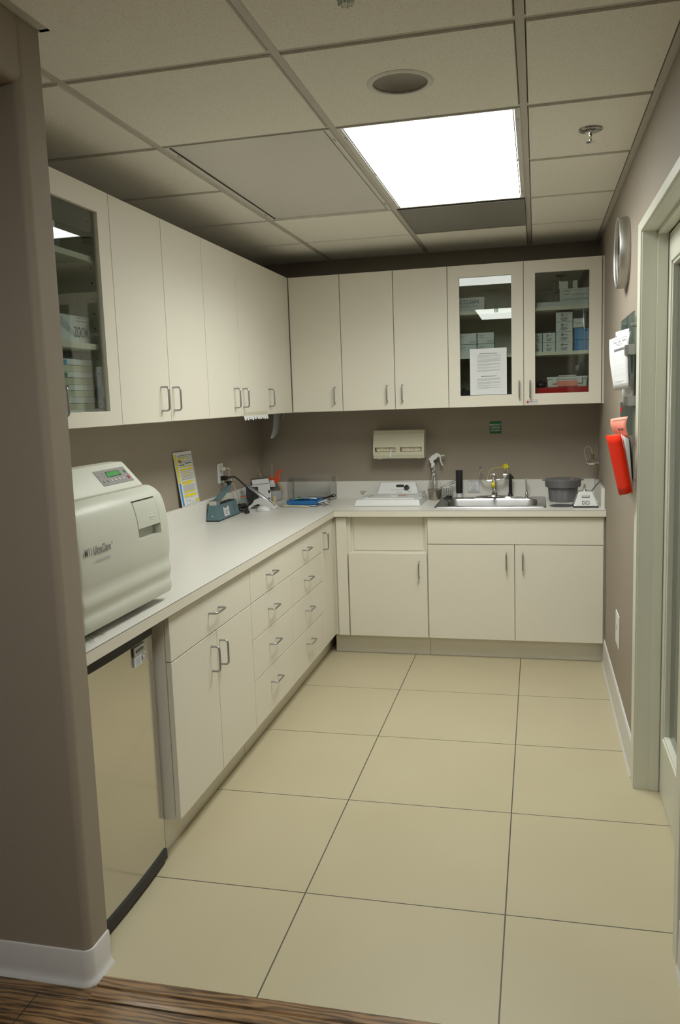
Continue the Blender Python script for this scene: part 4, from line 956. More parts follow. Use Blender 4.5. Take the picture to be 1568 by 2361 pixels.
MB().lathe(c, [(0, .16), (.015, .16), (.0165, .164), (.0165, .178), (.013, .181), (.009, .184), (.008, .197), (.010, .206), (.010, .222), (.006, .224), (0, .224)], 24).build('pump', 'chrome', t, smooth=True)
MB().tube([c+Vector((0, 0, .072)), c+Vector((0, 0, .16))], .004, 8).build('dip_tube', 'milky', t, smooth=True)
t = thing('wire_caddy', 'small silver wire caddy between the soap bottle and the black tube', 'wire caddy', (-.535, 5.42, ZC))
q = lambda u, v, y=5.43: P(u, v, 'y', y)
b = MB(); x0, x1, y0, y1 = q(1018, 1120).x, q(1043, 1120).x, 5.41, 5.46; ztop = q(1030, 1122).z
for z in (ZC+.003, ztop): b.tube([(x0, y0, z), (x1, y0, z), (x1, y1, z), (x0, y1, z), (x0, y0, z)], .002, 6)
for k in range(6):
    x = x0+(x1-x0)*k/5; b.tube([(x, y0, ZC+.003), (x, y0, ztop)], .0015, 6); b.tube([(x, y1, ZC+.003), (x, y1, ztop)], .0015, 6)
b.build('basket', 'steel', t, smooth=True)
b = MB()
for dv in (0, 5): b.tube([q(1016, 1124+dv), q(1034, 1115+dv), q(1052, 1106+dv)], .0028, 6)
for k in range(8): b.tube([q(1018+4.6*k, 1123-2.3*k), q(1018+4.6*k, 1128-2.3*k)], .0018, 6)
b.build('rail', 'steel', t, smooth=True)
c = P(1034, 1147, 'y', 5.385); c.z = ZC+.003
b = MB(); b.prism([c+Vector(v) for v in ((-.035, 0, 0), (.022, 0, 0), (.024, 0, .024), (-.004, 0, .028), (-.022, 0, .012))], (0, .028, 0)); tag(b.build('black_clamp', 'black', bevel=.003), 'black plastic lump in front of the wire caddy at the sink corner', 'clamp')
yq = 5.435; c = P(1059.5, 1146, 'y', yq); c.z = ZC+.009; t = thing('cosmetic_tube', 'tall black squeeze tube standing on its white cap behind the sink', 'tube', c)
ztop = P(1060, 1084, 'y', yq).z; hh = ztop-c.z
MB().lathe(c, [(0, 0), (.017, 0), (.019, .028), (0, .028)], 24).build('cap', 'white', t, smooth=True)
b = MB(); g = []
for k in range(7):
    f = k/6; ry = .022*(1-f)+.002*f; rx = .0215+.001*f; g.append([c+Vector((rx*math.cos(a*math.pi/12), ry*math.sin(a*math.pi/12), .0285+(hh-.0285)*f)) for a in range(25)])
b.sheet(g); b.face([v for v in g[-1][:-1]]); b.build('tube_body', 'black', t, smooth=True)

# ------------------------------------------------------------ sink and faucet
t = thing('sink', 'stainless steel drop-in sink in the back worktop', 'sink', (-.28, 5.2, ZC))
x0, x1, y0, y1 = -.612, .056, 4.962, 5.478; bx0, bx1, by0, by1 = -.560, .004, 5.022, 5.375
def rrect(x0, x1, y0, y1, r, z, n=6):
    out = []
    for cx_, cy2, a0_ in ((x1-r, y1-r, 0), (x0+r, y1-r, 1), (x0+r, y0+r, 2), (x1-r, y0+r, 3)):
        for k in range(n+1): a = (a0_+k/n)*math.pi/2; out.append(Vector((cx_+r*math.cos(a), cy2+r*math.sin(a), z)))
    return out
L_ = [rrect(x0, x1, y0, y1, .018, ZC+.0004), rrect(x0+.003, x1-.003, y0+.003, y1-.003, .018, ZC+.006), rrect(x0+.012, x1-.012, y0+.012, y1-.012, .02, ZC+.006), rrect(x0+.018, x1-.018, y0+.018, y1-.018, .02, ZC+.0035),
      rrect(bx0, bx1, by0, by1, .06, ZC+.0035), rrect(bx0+.004, bx1-.004, by0+.004, by1-.004, .06, ZC-.004), rrect(bx0+.012, bx1-.012, by0+.012, by1-.012, .06, ZC-.13), rrect(bx0+.05, bx1-.05, by0+.05, by1-.05, .04, ZC-.16)]
b = MB(); L2 = L_+[L_[0]]
vr = [[b.bm.verts.new(v) for v in r_] for r_ in L_]
for a, c_ in zip(vr, vr[1:]):
    for k in range(len(a)): j = (k+1) % len(a); b.bm.faces.new((a[k], a[j], c_[j], c_[k]))
b.bm.faces.new(vr[-1]); b.build('basin', 'sinksteel', t, smooth=True)
MB().lathe((-.28, 5.2, ZC-.159), [(0, .001), (.02, .001), (.03, .003), (.04, .003), (.042, 0)], 32).build('drain', 'chrome', t, smooth=True)
fy = 5.428; dz = ZC+.004
fxa, fxb = P(1091, 1146, 'y', fy).x, P(1188, 1146, 'y', fy).x; fc = (fxa+fxb)/2
t = thing('faucet', 'chrome faucet with two curved eyewash arms and yellow caps behind the sink', 'faucet', (fc, fy, dz))
b = MB(); n = 20; g = []
for k in range(n+1):
    f = -1+2*k/n; hw = (fxb-fxa)/2; h = .016*(1-f*f)**.5+.004
    g.append([(fc+hw*f, fy-.024, dz), (fc+hw*f, fy-.022, dz+h*.6), (fc+hw*f, fy-.012, dz+h), (fc+hw*f, fy+.012, dz+h), (fc+hw*f, fy+.024, dz)])
b.sheet(g); b.build('deck_plate', 'chrome', t, smooth=True)
q = lambda u, v, y=fy: P(u, v, 'y', y)
cx_ = q(1140, 1120).x; zt3 = q(1140, 1094).z
b = MB(); b.lathe((cx_, fy, dz+.012), [(.024, 0), (.021, .02), (.0155, .03), (.0145, q(1140, 1108).z-dz-.012), (.016, q(1140, 1104).z-dz-.012), (.013, zt3-dz-.016), (0, zt3-dz-.012)], 28)
b.build('column', 'chrome', t, smooth=True)
MB().tube([(cx_, fy-.01, dz+.035), (cx_, fy-.08, dz+.05), (cx_, fy-.14, dz+.042), (cx_, fy-.15, dz+.03)], [.014, .012, .011, .011], 12).build('spout', 'chrome', t, smooth=True)
MB().tube([q(1141, 1095), q(1134, 1092), q(1130, 1095)], [.009, .008, .004], 10).build('lever', 'chrome', t, smooth=True)
b = MB(); b.tube(smoothpts([q(1137, 1107), q(1122, 1108), q(1113, 1103), q(1107, 1095), q(1106, 1086), q(1108, 1080)], 5), .0066, 10); b.build('eyewash_arm', 'chrome', t, smooth=True)
b = MB(); b.tube(smoothpts([q(1142, 1107), q(1158, 1104), q(1168, 1098), q(1172, 1091), q(1171, 1080)], 5), .0066, 10); b.build('eyewash_arm', 'chrome', t, smooth=True)
p = q(1108.5, 1079); MB().lathe(p, [(0, -.005), (.006, -.005), (.012, .003), (.0115, .008), (0, .009)], 20).build('nozzle', 'chrome', t, smooth=True)
p = q(1163, 1095); MB().lathe(p, [(0, -.006), (.013, -.006), (.013, .014), (0, .014)], 20, 'x').build('valve_knob', 'chrome', t, smooth=True)
tilt = (Vector((.9, 0, .4)).normalized(), Vector((0, 1, 0)), Vector((-.4, -.25, .9)).normalized())
p = q(1168, 1079); yc_ = MB().lathe(p, [(0, 0), (.019, 0), (.0195, .004), (.0165, .006), (.0165, .028), (0, .029)], 28, tilt).build('dust_cap', 'yellow', t, smooth=True)
p = q(1133, 1118, fy-.03); MB().lathe(p, [(0, 0), (.016, 0), (.0195, .004), (.0195, .022), (0, .023)], 24, 'x').build('dust_cap', 'yellow', t, smooth=True)
b = MB(); b.tube(smoothpts([q(1124, 1106, fy-.01), q(1126, 1092, fy-.02), q(1132, 1083, fy-.02), q(1143, 1078, fy-.02), q(1160, 1077, fy-.01)], 6), .0012, 6); b.build('strap', 'yellow', t)
yq = 5.44; t = thing('hand_sprayer', 'black side sprayer standing upright right of the faucet', 'sprayer', q(1177, 1141, yq))
b = MB(); zz = [q(1177, v_, yq) for v_ in (1140, 1134, 1120, 1105, 1094)]; b.tube(zz, [.014, .011, .0115, .0095, .009], 16); b.build('body', 'black', t, smooth=True)
b = MB(); b.tube([q(1174, 1094, yq), q(1179, 1097, yq-.004), q(1184, 1104, yq-.008)], [.008, .007, .004], 10); b.build('trigger', 'black', t, smooth=True)
b = MB(); b.lathe((zz[0].x, yq, dz), [(0, 0), (.02, 0), (.02, .008), (.014, .022), (0, .022)], 20); b.build('holder', 'black', t, smooth=True)
yq = 5.43; c = P(1214.5, 1147, 'y', yq); c.z = dz; t = thing('lever_tap', 'slim chrome lever tap standing right of the black sprayer', 'tap', c)
MB().lathe(c, [(0, 0), (.034, 0), (.034, .004), (.012, .007), (.011, .03), (.008, .036), (0, .037)], 24).build('base', 'chrome', t, smooth=True)
b = MB(); b.tube([c+Vector((.002, 0, .02)), c+Vector((-.002, 0, .06)), c+Vector((-.0035, 0, .10)), c+Vector((-.003, 0, P(1214, 1102, 'y', yq).z-dz))], [.0075, .0055, .0055, .0075], 14); b.build('lever', 'chrome', t, smooth=True)
MB().tube([c+Vector((.004, -.004, .018)), c+Vector((.017, -.01, .03))], [.006, .003], 10).build('spout', 'chrome', t, smooth=True)

# ------------------------------------------------------------ grey pot with lid, waste ring, white foot control box
c = Vector((P(1298, 1150, 'y', 5.27).x, 5.27, ZC+.0005)); t = thing('grey_bowl', 'grey fluted plastic bowl with a wide lid right of the sink', 'bowl', c)
zr0, zr1 = P(1298, 1126, 'y', 5.17).z-ZC, P(1298, 1110, 'y', 5.15).z-ZC
b = MB(); n = 72; g = []
for z, r, fl in ((0, .074, .004), (.02, .080, .006), (zr0-.005, .084, .006), (zr0, .085, .0)):
    g.append([c+Vector(((r+fl*abs(math.cos(a*2*math.pi/n*5.0)))*math.cos(a*2*math.pi/n), (r+fl*abs(math.cos(a*2*math.pi/n*5.0)))*math.sin(a*2*math.pi/n), z)) for a in range(n+1)])
b.sheet(g); b.face(g[0][:-1]); b.build('bowl_body', 'greyp', t, smooth=True)
MB().lathe(c, [(.08, zr0), (.104, zr0), (.108, zr0+.006), (.110, zr1-.004), (.112, zr1), (.109, zr1+.004), (.06, zr1+.011), (0, zr1+.013)], 48).build('lid', 'greyp', t, smooth=True)
b = MB()
for s_ in (-1, 1): b.obox(c+Vector((s_*.104, -.014, zr1-.006)), (s_*.022, 0, 0), (0, .028, 0), (0, 0, .006))
b.build('lid_tab', 'greyp', t, bevel=.002)
b = MB(); b.box(c.x+.038, c.x+.062, 5.215, 5.227, ZC+zr1+.0085, ZC+zr1+.0105); b.build('lid_mark', 'pink', t)
c = Vector((P(1300, 1166, 'z', ZC).x-.012, 5.055, ZC+.0003)); t = thing('waste_ring', 'round steel waste opening in the worktop in front of the grey bowl', 'waste opening', c)
MB().lathe(c, [(.062, 0), (.066, .0015), (.07, .0012), (.072, 0)], 48).build('ring', 'chrome', t, smooth=True)
MB().lathe(c, [(0, .0002), (.05, .0003), (.062, .0005)], 48).build('dish', 'sinksteel', t, smooth=True)
pa, pb = P(1322, 1171, 'y', 4.955), P(1380, 1171, 'y', 4.955); x0, x1 = pa.x, pb.x; c = Vector(((x0+x1)/2, 5.02, ZC+.0005))
t = thing('valve_box', 'glossy white tapered box with a valve on top at the right end of the worktop', 'valve box', c)
ht = P(1350, 1133, 'y', 4.99).z-ZC; b = MB(); frus(b, x0, x1, 4.955, 5.10, ZC+.006, x0+.032, x1-.032, 4.985, 5.075, ZC+ht); bb = b.build('housing', 'whitegloss', t, bevel=.008, seg=3)
MB().box(x0-.001, x1+.001, 4.953, 5.102, ZC+.0005, ZC+.006).build('base', 'blackm', t)
pF = Vector((x0, 4.955, ZC+.006)); sl = Vector((0, .03, ht-.006)); Wd = x1-x0
text('DCI', .030, pF+Vector((Wd*.5, -.001, 0))+sl*.25, (1, 0, 0), sl, 'ink', bb, squeeze=.85, off=.001)
rects(pF+Vector((0, -.001, 0)), (Wd, 0, 0), sl, [(.34, .60, .66, .615), (.34, .72, .66, .735), (.34, .60, .36, .735), (.64, .60, .66, .735)], 'ink', bb, 'slot_frame')
rects(pF+Vector((0, -.001, 0)), (Wd, 0, 0), sl, [(.36, .615, .64, .65)], 'black', bb, 'slot')
rects(pF+Vector((0, -.001, 0)), (Wd, 0, 0), sl, [(.36, .395, .62, .40), (.36, .12, .62, .125)], 'inkl', bb, 'printing')
b = MB(); b.lathe((c.x-.004, 5.03, ZC+ht), [(0, 0), (.013, 0), (.009, .007), (.005, .01), (.006, .016), (.0075, .02), (.005, .027), (.005, .038), (0, .039)], 16); b.build('valve', 'steel', t, smooth=True)
# wall valve with hoses
t = thing('wall_valve', 'brass and chrome air valve on the back wall corner above the white box', 'valve', P(1375, 1070, 'y', YW))
q = lambda u, v, y=5.40: P(u, v, 'y', y)
b = MB(); b.tube([(q(1391, 1068).x if q(1391, 1068).x < XR-.002 else XR-.002, 5.40, q(1391, 1068).z), q(1380, 1068), q(1357, 1069)], .0085, 12); b.tube([q(1366, 1068), q(1366, 1060)], .006, 10); b.build('manifold', 'chrome', t, smooth=True)
b = MB(); b.tube([q(1366, 1060), q(1366, 1048)], [.007, .0085], 6); b.tube([q(1366, 1049), q(1366, 1046)], .010, 6); b.tube([q(1372, 1071, 5.39), q(1380, 1071, 5.39)], .007, 6); b.build('fitting', 'brass', t)
b = MB(); p = q(1355, 1069, 5.385); b.lathe(p, [(0, -.004), (.016, -.004), (.018, 0), (.016, .005), (0, .005)], 20, 'x'); b.build('hand_wheel', 'chrome', t, smooth=True)
MB().tube(smoothpts([q(1366, 1046), q(1362, 1033), q(1355, 1029), q(1349, 1035), q(1349, 1048), q(1352, 1058), q(1354, 1066)], 5), .0022, 8).build('thin_hose', 'milky', t, smooth=True)
MB().tube(smoothpts([q(1358, 1068), q(1361, 1058), q(1370, 1056), q(1380, 1062), q(1386, 1072, 5.36), q(1391, 1086, 5.25), q(1390, 1100, 5.2), q(1381, 1112, 5.16), q(1372, 1122, 5.09), q(1365, 1131, 5.045)], 5), .0042, 8).build('hose', 'greyp', t, smooth=True)

# ------------------------------------------------------------ cabinet contents, left glass cabinet
def carton(x0, x1, y0, y1, z0, z1, label, name='carton', mt='cardboard', cat='box', group=None):
    t = thing(name, label, cat, ((x0+x1)/2, (y0+y1)/2, z0), group)
    b = MB(); b.box(x0, x1, y0, y1, z0, z1); return t, b.build('box', mt, t, bevel=.001, seg=1)
zs1, zs2 = 2.1225, 1.8125
t, bx_ = carton(-1.72, -1.585, 2.47, 2.615, zs1, zs1+.052, 'small black box on the top shelf of the left glass cabinet', mt='black')
t, bx_ = carton(-1.715, -1.59, 2.475, 2.60, zs1+.0525, zs1+.095, 'pale box standing in for the light reflection on the black box, left glass cabinet', mt='cardboard')  # pale block modelled in place of the white light reflection in the glass
xfz = -1.585; y0 = P(137, 750, 'x', xfz).y; y1 = P(216, 760, 'x', xfz).y; zt4 = P(180, 729, 'x', xfz).z
t, bx_ = carton(-1.82, xfz, y0-.05, y1, zs2, zt4, 'white carton lettered ZOOM on the middle shelf of the left glass cabinet')
p = P(187, 768, 'x', xfz); text('ZOOM', .05, p+Vector((.0006, 0, 0)), (0, 1, 0), (0, 0, 1), 'ink', bx_, squeeze=.62)
p = P(186, 743, 'x', xfz); text('chairside whitening lamp', .0125, p+Vector((0, -.01, .003)), (0, 1, 0), (0, 0, 1), 'inkl', bx_, squeeze=.7) if False else rects(p+Vector((.0, -.035, 0)), (0, .085, 0), (0, 0, .02), [(0, .55, .75, .75), (0, .0, 1, .2)], 'inkl', bx_)
b = MB(); g = []
for k in range(13):
    f = k/12; yy_ = y0-.02+(y1-y0+.02)*f; zc_ = zs2+.055+.025*math.cos(f*math.pi*1.9); hw_ = .006+.012*abs(math.cos(f*math.pi)); g.append([(xfz+.0007, yy_, zc_-hw_), (xfz+.0007, yy_, zc_+hw_)])
b.sheet(g); b.build('swoosh', 'swoosh', bx_)
zb = UB+.0185
tops = [830, 853, 877, 899, 921]
labs = ['white flat case with a blue tag, topmost of the stack in the left glass cabinet', 'white flat case with a green tag, second from the top of the stack', 'white flat case with a black tag in the middle of the stack', 'white flat case second from the bottom of the stack in the left glass cabinet', 'white flat case at the bottom of the stack in the left glass cabinet']
yS0, yS1 = 2.41, P(214, 850, 'x', -1.60).y; hh = (P(170, 828, 'x', -1.60).z-zb)/5
for k in range(5):
    z0 = zb+hh*(4-k); t = thing('flat_case', labs[k], 'case', (-1.7, (yS0+yS1)/2, z0), 'flat cases stacked in the left glass cabinet')
    MB().box(-1.80, -1.60, yS0, yS1, z0+.0003, z0+hh*.52).build('case_body', 'ivory', t, bevel=.001)
    MB().box(-1.803, -1.597, yS0-.002, yS1+.002, z0+hh*.54, z0+hh-.0005).build('lid', 'cardboard', t, bevel=.001)
    yt_ = P(146, 840, 'x', -1.60).y; MB().box(-1.5972, -1.5962, yt_-.01, yt_+.016, z0+hh*.58, z0+hh*.92).build('tag', ['bluebox', 'greenp', 'black', 'cardboard', 'bluebox'][k], t)

# ------------------------------------------------------------ cabinet contents, back glass cabinet
yq = 5.175
def bcart(u0, v0, u1, v1, zbase, label, mt='cardboard', dep=.12, y=yq, lines=None, group=None, cat='box', name='carton'):
    a, c_ = P(u0, v1, 'y', y), P(u1, v0, 'y', y); z0 = zbase if zbase is not None else a.z
    t, o_ = carton(a.x, c_.x, y, y+dep, z0, c_.z, label, mt=mt, group=group, cat=cat, name=name); w_, h_ = c_.x-a.x, c_.z-z0
    if lines: rects((a.x, y-.0005, z0), (w_, 0, 0), (0, 0, h_), lines, 'ink', o_)
    return t, o_, a.x, c_.x, z0, c_.z
ZS1, ZS2 = 2.0905, 1.8285; XI0, XI1 = -.501, .353
t, o_, xa, xb_, za_, zb_ = bcart(1045, 684, 1117, 714, ZS1, 'white carton of prophylaxis paste on the top shelf behind the left glass door')
text('ACCLEAN', .034, P(1079, 697, 'y', yq), (1, 0, 0), (0, 0, 1), 'ink', o_, squeeze=.85)
text('Prophylaxis Paste', .022, P(1079, 706, 'y', yq), (1, 0, 0), (0, 0, 1), 'inkl', o_, squeeze=.75)
LN = [(.08, .72, .4, .78), (.08, .55, .35, .6), (.62, .2, .95, .26), (.55, .1, .9, .15)]
h1 = P(1080, 768, 'y', yq).z-ZS2; hh = h1/2
for (u0, u1, nm) in ((1058, 1099, 'left'), (1101, 1139, 'right')):
    for k in (0, 1):
        a, c_ = P(u0, 790, 'y', yq), P(u1, 790, 'y', yq)
        t, o_ = carton(a.x, c_.x, yq, yq+.1, ZS2+hh*k, ZS2+hh*(k+1)-.002, 'pale carton, %s of the %s pair behind the hanging notice' % (('lower', 'upper')[k], nm), group='pale cartons on the middle shelf, left glass door')
        rects((a.x, yq-.0005, ZS2+hh*k), (c_.x-a.x, 0, 0), (0, 0, hh), LN, 'inkl', o_)
LB = [(.28, .66, .72, .70), (.33, .72, .42, .76), (.38, .60, .42, .86), (.30, .54, .36, .60), (.34, .40, .66, .43), (.26, .32, .74, .35), (.26, .24, .72, .27), (.34, .13, .64, .18)]
zt5 = P(1300, 719, 'y', yq).z; hh = (zt5-ZS2)/4
def small(u0, u1, k, hh_, label, grp):
    a, c_ = P(u0, 790, 'y', yq), P(u1, 790, 'y', yq); a.x = max(a.x, -.063)
    t, o_ = carton(a.x, c_.x, yq, yq+.09, ZS2+hh_*k+.0003, ZS2+hh_*(k+1)-.001, label, group=grp)
    rects((a.x, yq-.0005, ZS2+hh_*k), (c_.x-a.x, 0, 0), (0, 0, hh_), LB, 'ink', o_)
for k in range(4): small(1282, 1320, k, hh, 'white printed carton, %s of the four-high stack behind the right glass door' % ('bottom one', 'second from bottom', 'third from bottom', 'topmost')[k], 'small white printed cartons')
hh2 = (P(1265, 767, 'y', yq).z-ZS2)/2
for k in range(2):
    small(1251.5, 1280.5, k, hh2, 'white printed carton, %s of the pair just left of the tall stack' % ('lower', 'upper')[k], 'small white printed cartons')
    small(1228, 1250, k, hh2, 'white printed carton, %s of the pair half hidden by the door frame' % ('lower', 'upper')[k], 'small white printed cartons')
zb1 = P(1336, 783, 'y', yq).z; zb2 = P(1336, 755, 'y', yq).z
bcart(1325, 783, 1350, 810, ZS2, 'blue carton, lower one standing under the small white box', 'bluebox', .07); bcart(1325, 755, 1350, 783, zb1+.0005, 'blue carton, upper one directly under the small white box', 'bluebox', .07)
bcart(1351.5, 783, 1372, 810, ZS2, 'blue carton at the far right, lower one cut off by the door frame', 'bluebox', .07); bcart(1351.5, 755, 1372, 783, zb1+.0005, 'blue carton at the far right, upper one cut off by the door frame', 'bluebox', .07)
bcart(1322, 733, 1347, 754, zb2+.0008, 'small white box lying on the blue cartons', dep=.08, lines=[(.1, .5, .7, .54), (.3, .35, .85, .39)])
t, o_, xa, xb_, za_, zb_ = bcart(1237, 690, 1372, 709, ZS1, 'long flat white box on the top shelf behind the right glass door', dep=.2, mt='cardboard')
zl = zb_+.0005
t, o_, xa, xb_, za_, zb_ = bcart(1291, 661, 1372, 690, zl, 'wide white carton with an oval mark lying on the long flat box', dep=.15, lines=[(.08, .08, 1, .10), (.08, .14, 1, .16), (.12, .86, .6, .88), (.35, .5, .8, .52), (.35, .42, .7, .44)])
p = P(1305, 675, 'y', yq); b = MB()
for s0_, s1_ in ((.6, 2.6), (3.6, 5.8)): b.tube([p+Vector((.024*math.cos(s0_+(s1_-s0_)*k/10), -.001, .010*math.sin(s0_+(s1_-s0_)*k/10))) for k in range(11)], [.0006+.0012*math.sin(math.pi*k/10) for k in range(11)], 5)
b.build('oval_mark', 'ink', o_)
bcart(1289, 648, 1310, 661, zb_+.0005, 'tiny grey box, left of two on the wide white carton', dep=.05); bcart(1321, 646, 1332, 659, zb_+.0005, 'tiny cube-shaped grey box, right of two on the wide white carton', dep=.03)
c = P(1284, 690, 'y', 5.22); b = MB(); x0, x1, z0, z1 = P(1276, 690, 'y', 5.28).x, P(1290, 690, 'y', 5.28).x, zl, P(1284, 646, 'y', 5.28).z
for q_ in ((x0, x0+.004), (x1-.004, x1)): b.box(*q_, 5.28, 5.36, z0, z1)
b.box(x0, x1, 5.28, 5.36, z1-.004, z1); b.box(x0, x1, 5.28, 5.36, z0, z0+.004); b.box(x0, x1, 5.28, 5.36, (z0+z1)/2, (z0+z1)/2+.003)
tag(b.build('display_stand', 'greyp'), 'small dark open stand left of the wide white carton behind the right glass door', 'stand')
ZB = UB+.0185; p0, p1 = P(1238, 905, 'y', yq), P(1372, 890, 'y', yq)
t = thing('red_box', 'flat red plastic box on the bottom of the cabinet behind the right glass door', 'box', (.15, 5.25, ZB))
MB().box(-.058, XI1-.002, yq-.02, yq+.20, ZB, p1.z).build('tray_body', 'red', t, bevel=.004); zr = p1.z
pa, pb = P(1262, 889, 'y', yq), P(1354, 866, 'y', yq)
t = thing('first_aid_case', 'white plastic first aid case lying on the red box', 'case', ((pa.x+pb.x)/2, 5.25, zr))
hz_ = pb.z-zr; b = MB(); frus(b, pa.x+.004, pb.x-.004, yq, yq+.15, zr+.0005, pa.x, pb.x, yq-.003, yq+.153, zr+hz_*.72); cb = b.build('case_body', 'white', t, bevel=.004)
b = MB(); b.box(pa.x-.003, pb.x+.003, yq-.006, yq+.156, zr+hz_*.74, zr+hz_); b.box(pa.x+.065, pb.x-.065, yq-.01, yq+.12, zr+hz_, zr+hz_+.008); b.build('lid', 'white', t, bevel=.003)
MB().box(pa.x+.058, pb.x-.055, yq-.0065, yq-.003, zr+.006, zr+hz_*.6).build('label_window', 'pink', t, bevel=.001)
for x in (pa.x+.03, pb.x-.055): MB().box(x, x+.026, yq-.012, yq-.004, zr+hz_*.35, zr+hz_*.95).build('latch', 'white', t, bevel=.002)
def bag(name, c, r, label):
    b = MB(); bmesh.ops.create_icosphere(b.bm, subdivisions=3, radius=1)
    for v in b.bm.verts:
        k = 1+.18*math.sin(v.co.x*9+v.co.z*7)*math.cos(v.co.y*8)+.08*math.sin(v.co.z*21+v.co.x*17); v.co = Vector((v.co.x*r[0]*k, v.co.y*r[1]*k, max(v.co.z*k, -.85)*r[2]))
        v.co += Vector(c)+Vector((0, 0, .85*r[2]))
    tag(b.build(name, 'bag', smooth=60), label, 'bag')
c = P(1246, 889, 'y', 5.24); bag('plastic_bag', (c.x+.006, 5.26, zr+.001), (.032, .05, .022), 'dark plastic bag lying on the red box left of the first aid case')
c = P(1072, 908, 'y', 5.22); bag('plastic_bag', (c.x-.01, 5.24, ZB+.001), (.05, .06, .05), 'dark crinkled plastic bag behind the hanging notice at the bottom left')
c = Vector((c.x, 5.18, ZB)); t, o_ = carton(XI0+.01, P(1084, 905, 'y', 5.15).x, 5.145, 5.175, ZB, ZB+.028, 'pale flat packet in front of the dark bag behind the left glass door')
# notice taped inside the glass
a, c_ = P(1083, 803, 'y', YU+.009), P(1169, 912, 'y', YU+.009); t = thing('notice', 'printed paper notice taped on the left glass door above the sink', 'notice', ((a.x+c_.x)/2, YU+.009, c_.z))
a.z = P(1126, 803, 'y', YU+.009).z; zb_ = 1.5875; b = MB(); b.box(a.x, c_.x, YU+.0088, YU+.0096, zb_, a.z); nb = b.build('sheet', 'cardboard', t)
w_, h_ = c_.x-a.x, a.z-zb_; O_ = (a.x, YU+.0086, zb_)
rects(O_, (w_, 0, 0), (0, 0, h_), [(.26, .885, .74, .895), (.3, .395, .73, .405)], 'ink', nb, 'heading')
LN = []
for y_, n_ in ((.85, 3), (.785, 1), (.755, 4), (.665, 3), (.59, 2), (.535, 3), (.345, 3), (.27, 3), (.2, 2), (.15, 2)):
    for k in range(n_): LN.append((.2, y_-.018*k, .84-.3*((k == n_-1) and n_ > 1)-.03*(k % 2), y_-.018*k+.006))
rects(O_, (w_, 0, 0), (0, 0, h_), LN, 'inkl', nb, 'text_line')
# first aid label on the door
a, c_ = P(1212, 922, 'y', YU), P(1240, 931, 'y', YU); t = thing('first_aid_sticker', 'small white first aid sticker under the right glass door', 'sticker', ((a.x+c_.x)/2, YU, c_.z))
b = MB(); b.box(a.x, c_.x, YU-.0008, YU-.0001, c_.z, a.z); sb = b.build('label_strip', 'paper', t); w_, h_ = c_.x-a.x, a.z-c_.z
rects((a.x, YU-.0009, c_.z), (w_, 0, 0), (0, 0, h_), [(.06, .4, .30, .62), (.145, .18, .215, .84)], 'red', sb, 'red_cross'); text('FIRST AID', .0125, (a.x+w_*.64, YU-.0009, c_.z+h_*.5), (1, 0, 0), (0, 0, 1), 'ink', sb, squeeze=.85)
rects((a.x, YU-.0009, c_.z), (w_, 0, 0), (0, 0, h_), [(0, 0, 1, .04), (0, .96, 1, 1), (0, 0, .012, 1), (.988, 0, 1, 1)], 'red', sb, 'border_line')

# ------------------------------------------------------------ hanging under the left uppers
a, c_ = P(562, 958, 'x', XU+.001), P(617, 950, 'x', XU+.001)
t = thing('paper_fringe', 'strip of torn white paper tabs taped under the left wall cabinet', 'paper strip', (XU, (a.y+c_.y)/2, UB-.02)); b = MB(); rnd = random.Random(3)
yy_ = a.y; n = 10; st = (c_.y-a.y)/n
for k in range(n):
    sk = rnd.uniform(-.004, .012); l_ = rnd.uniform(.018, .024)
    b.sheet([[(XU+.0012, yy_+.001, UB+.002), (XU+.0012, yy_+st-.002, UB+.002)], [(XU+.004, yy_+.001+sk*.5, UB-l_*.5), (XU+.004, yy_+st-.002+sk*.5, UB-l_*.5)], [(XU+.006+.003*(k % 2), yy_+.003+sk, UB-l_), (XU+.004, yy_+st-.003+sk, UB-l_)]])
    yy_ += st
b.build('paper_tabs', 'paper', t, solid=.0006)
MB().box(XU+.0003, XU+.001, a.y, c_.y, UB+.002, UB+.022).build('tape', 'ivory', t)
q = lambda u, v: P(u, v, 'x', -1.70)
t = thing('hanging_glove', 'translucent white glove-like strip hanging under the corner wall cabinet', 'strip', q(640, 953)); g = []
for vv, ul, ur in ((951, 631, 650), (962, 631, 650), (972, 630.5, 649), (985, 630, 647.5), (997, 627.5, 645), (1005, 625, 640), (1011, 624, 631)):
    g.append([q(ul+(ur-ul)*k/4, vv)+Vector((.006*math.sin(k*1.2), 0, 0)) for k in range(5)])
b = MB(); b.sheet(g); b.build('sleeve', 'milky', t, smooth=True, solid=.001)
g = []
for vv, ul, ur in ((950, 650, 659), (960, 650, 656), (969, 649, 652)): g.append([q(ul, vv)+Vector((.008, 0, 0)), q(ur, vv)+Vector((.004, 0, 0))])
b = MB(); b.sheet(g); b.build('thumb', 'milky', t, smooth=True, solid=.001)
for p in (q(640, 951),): MB().box(p.x-.012, p.x+.012, p.y-.03, p.y+.10, p.z-.002, UB-.0005).build('clip', 'fixwhite', t)

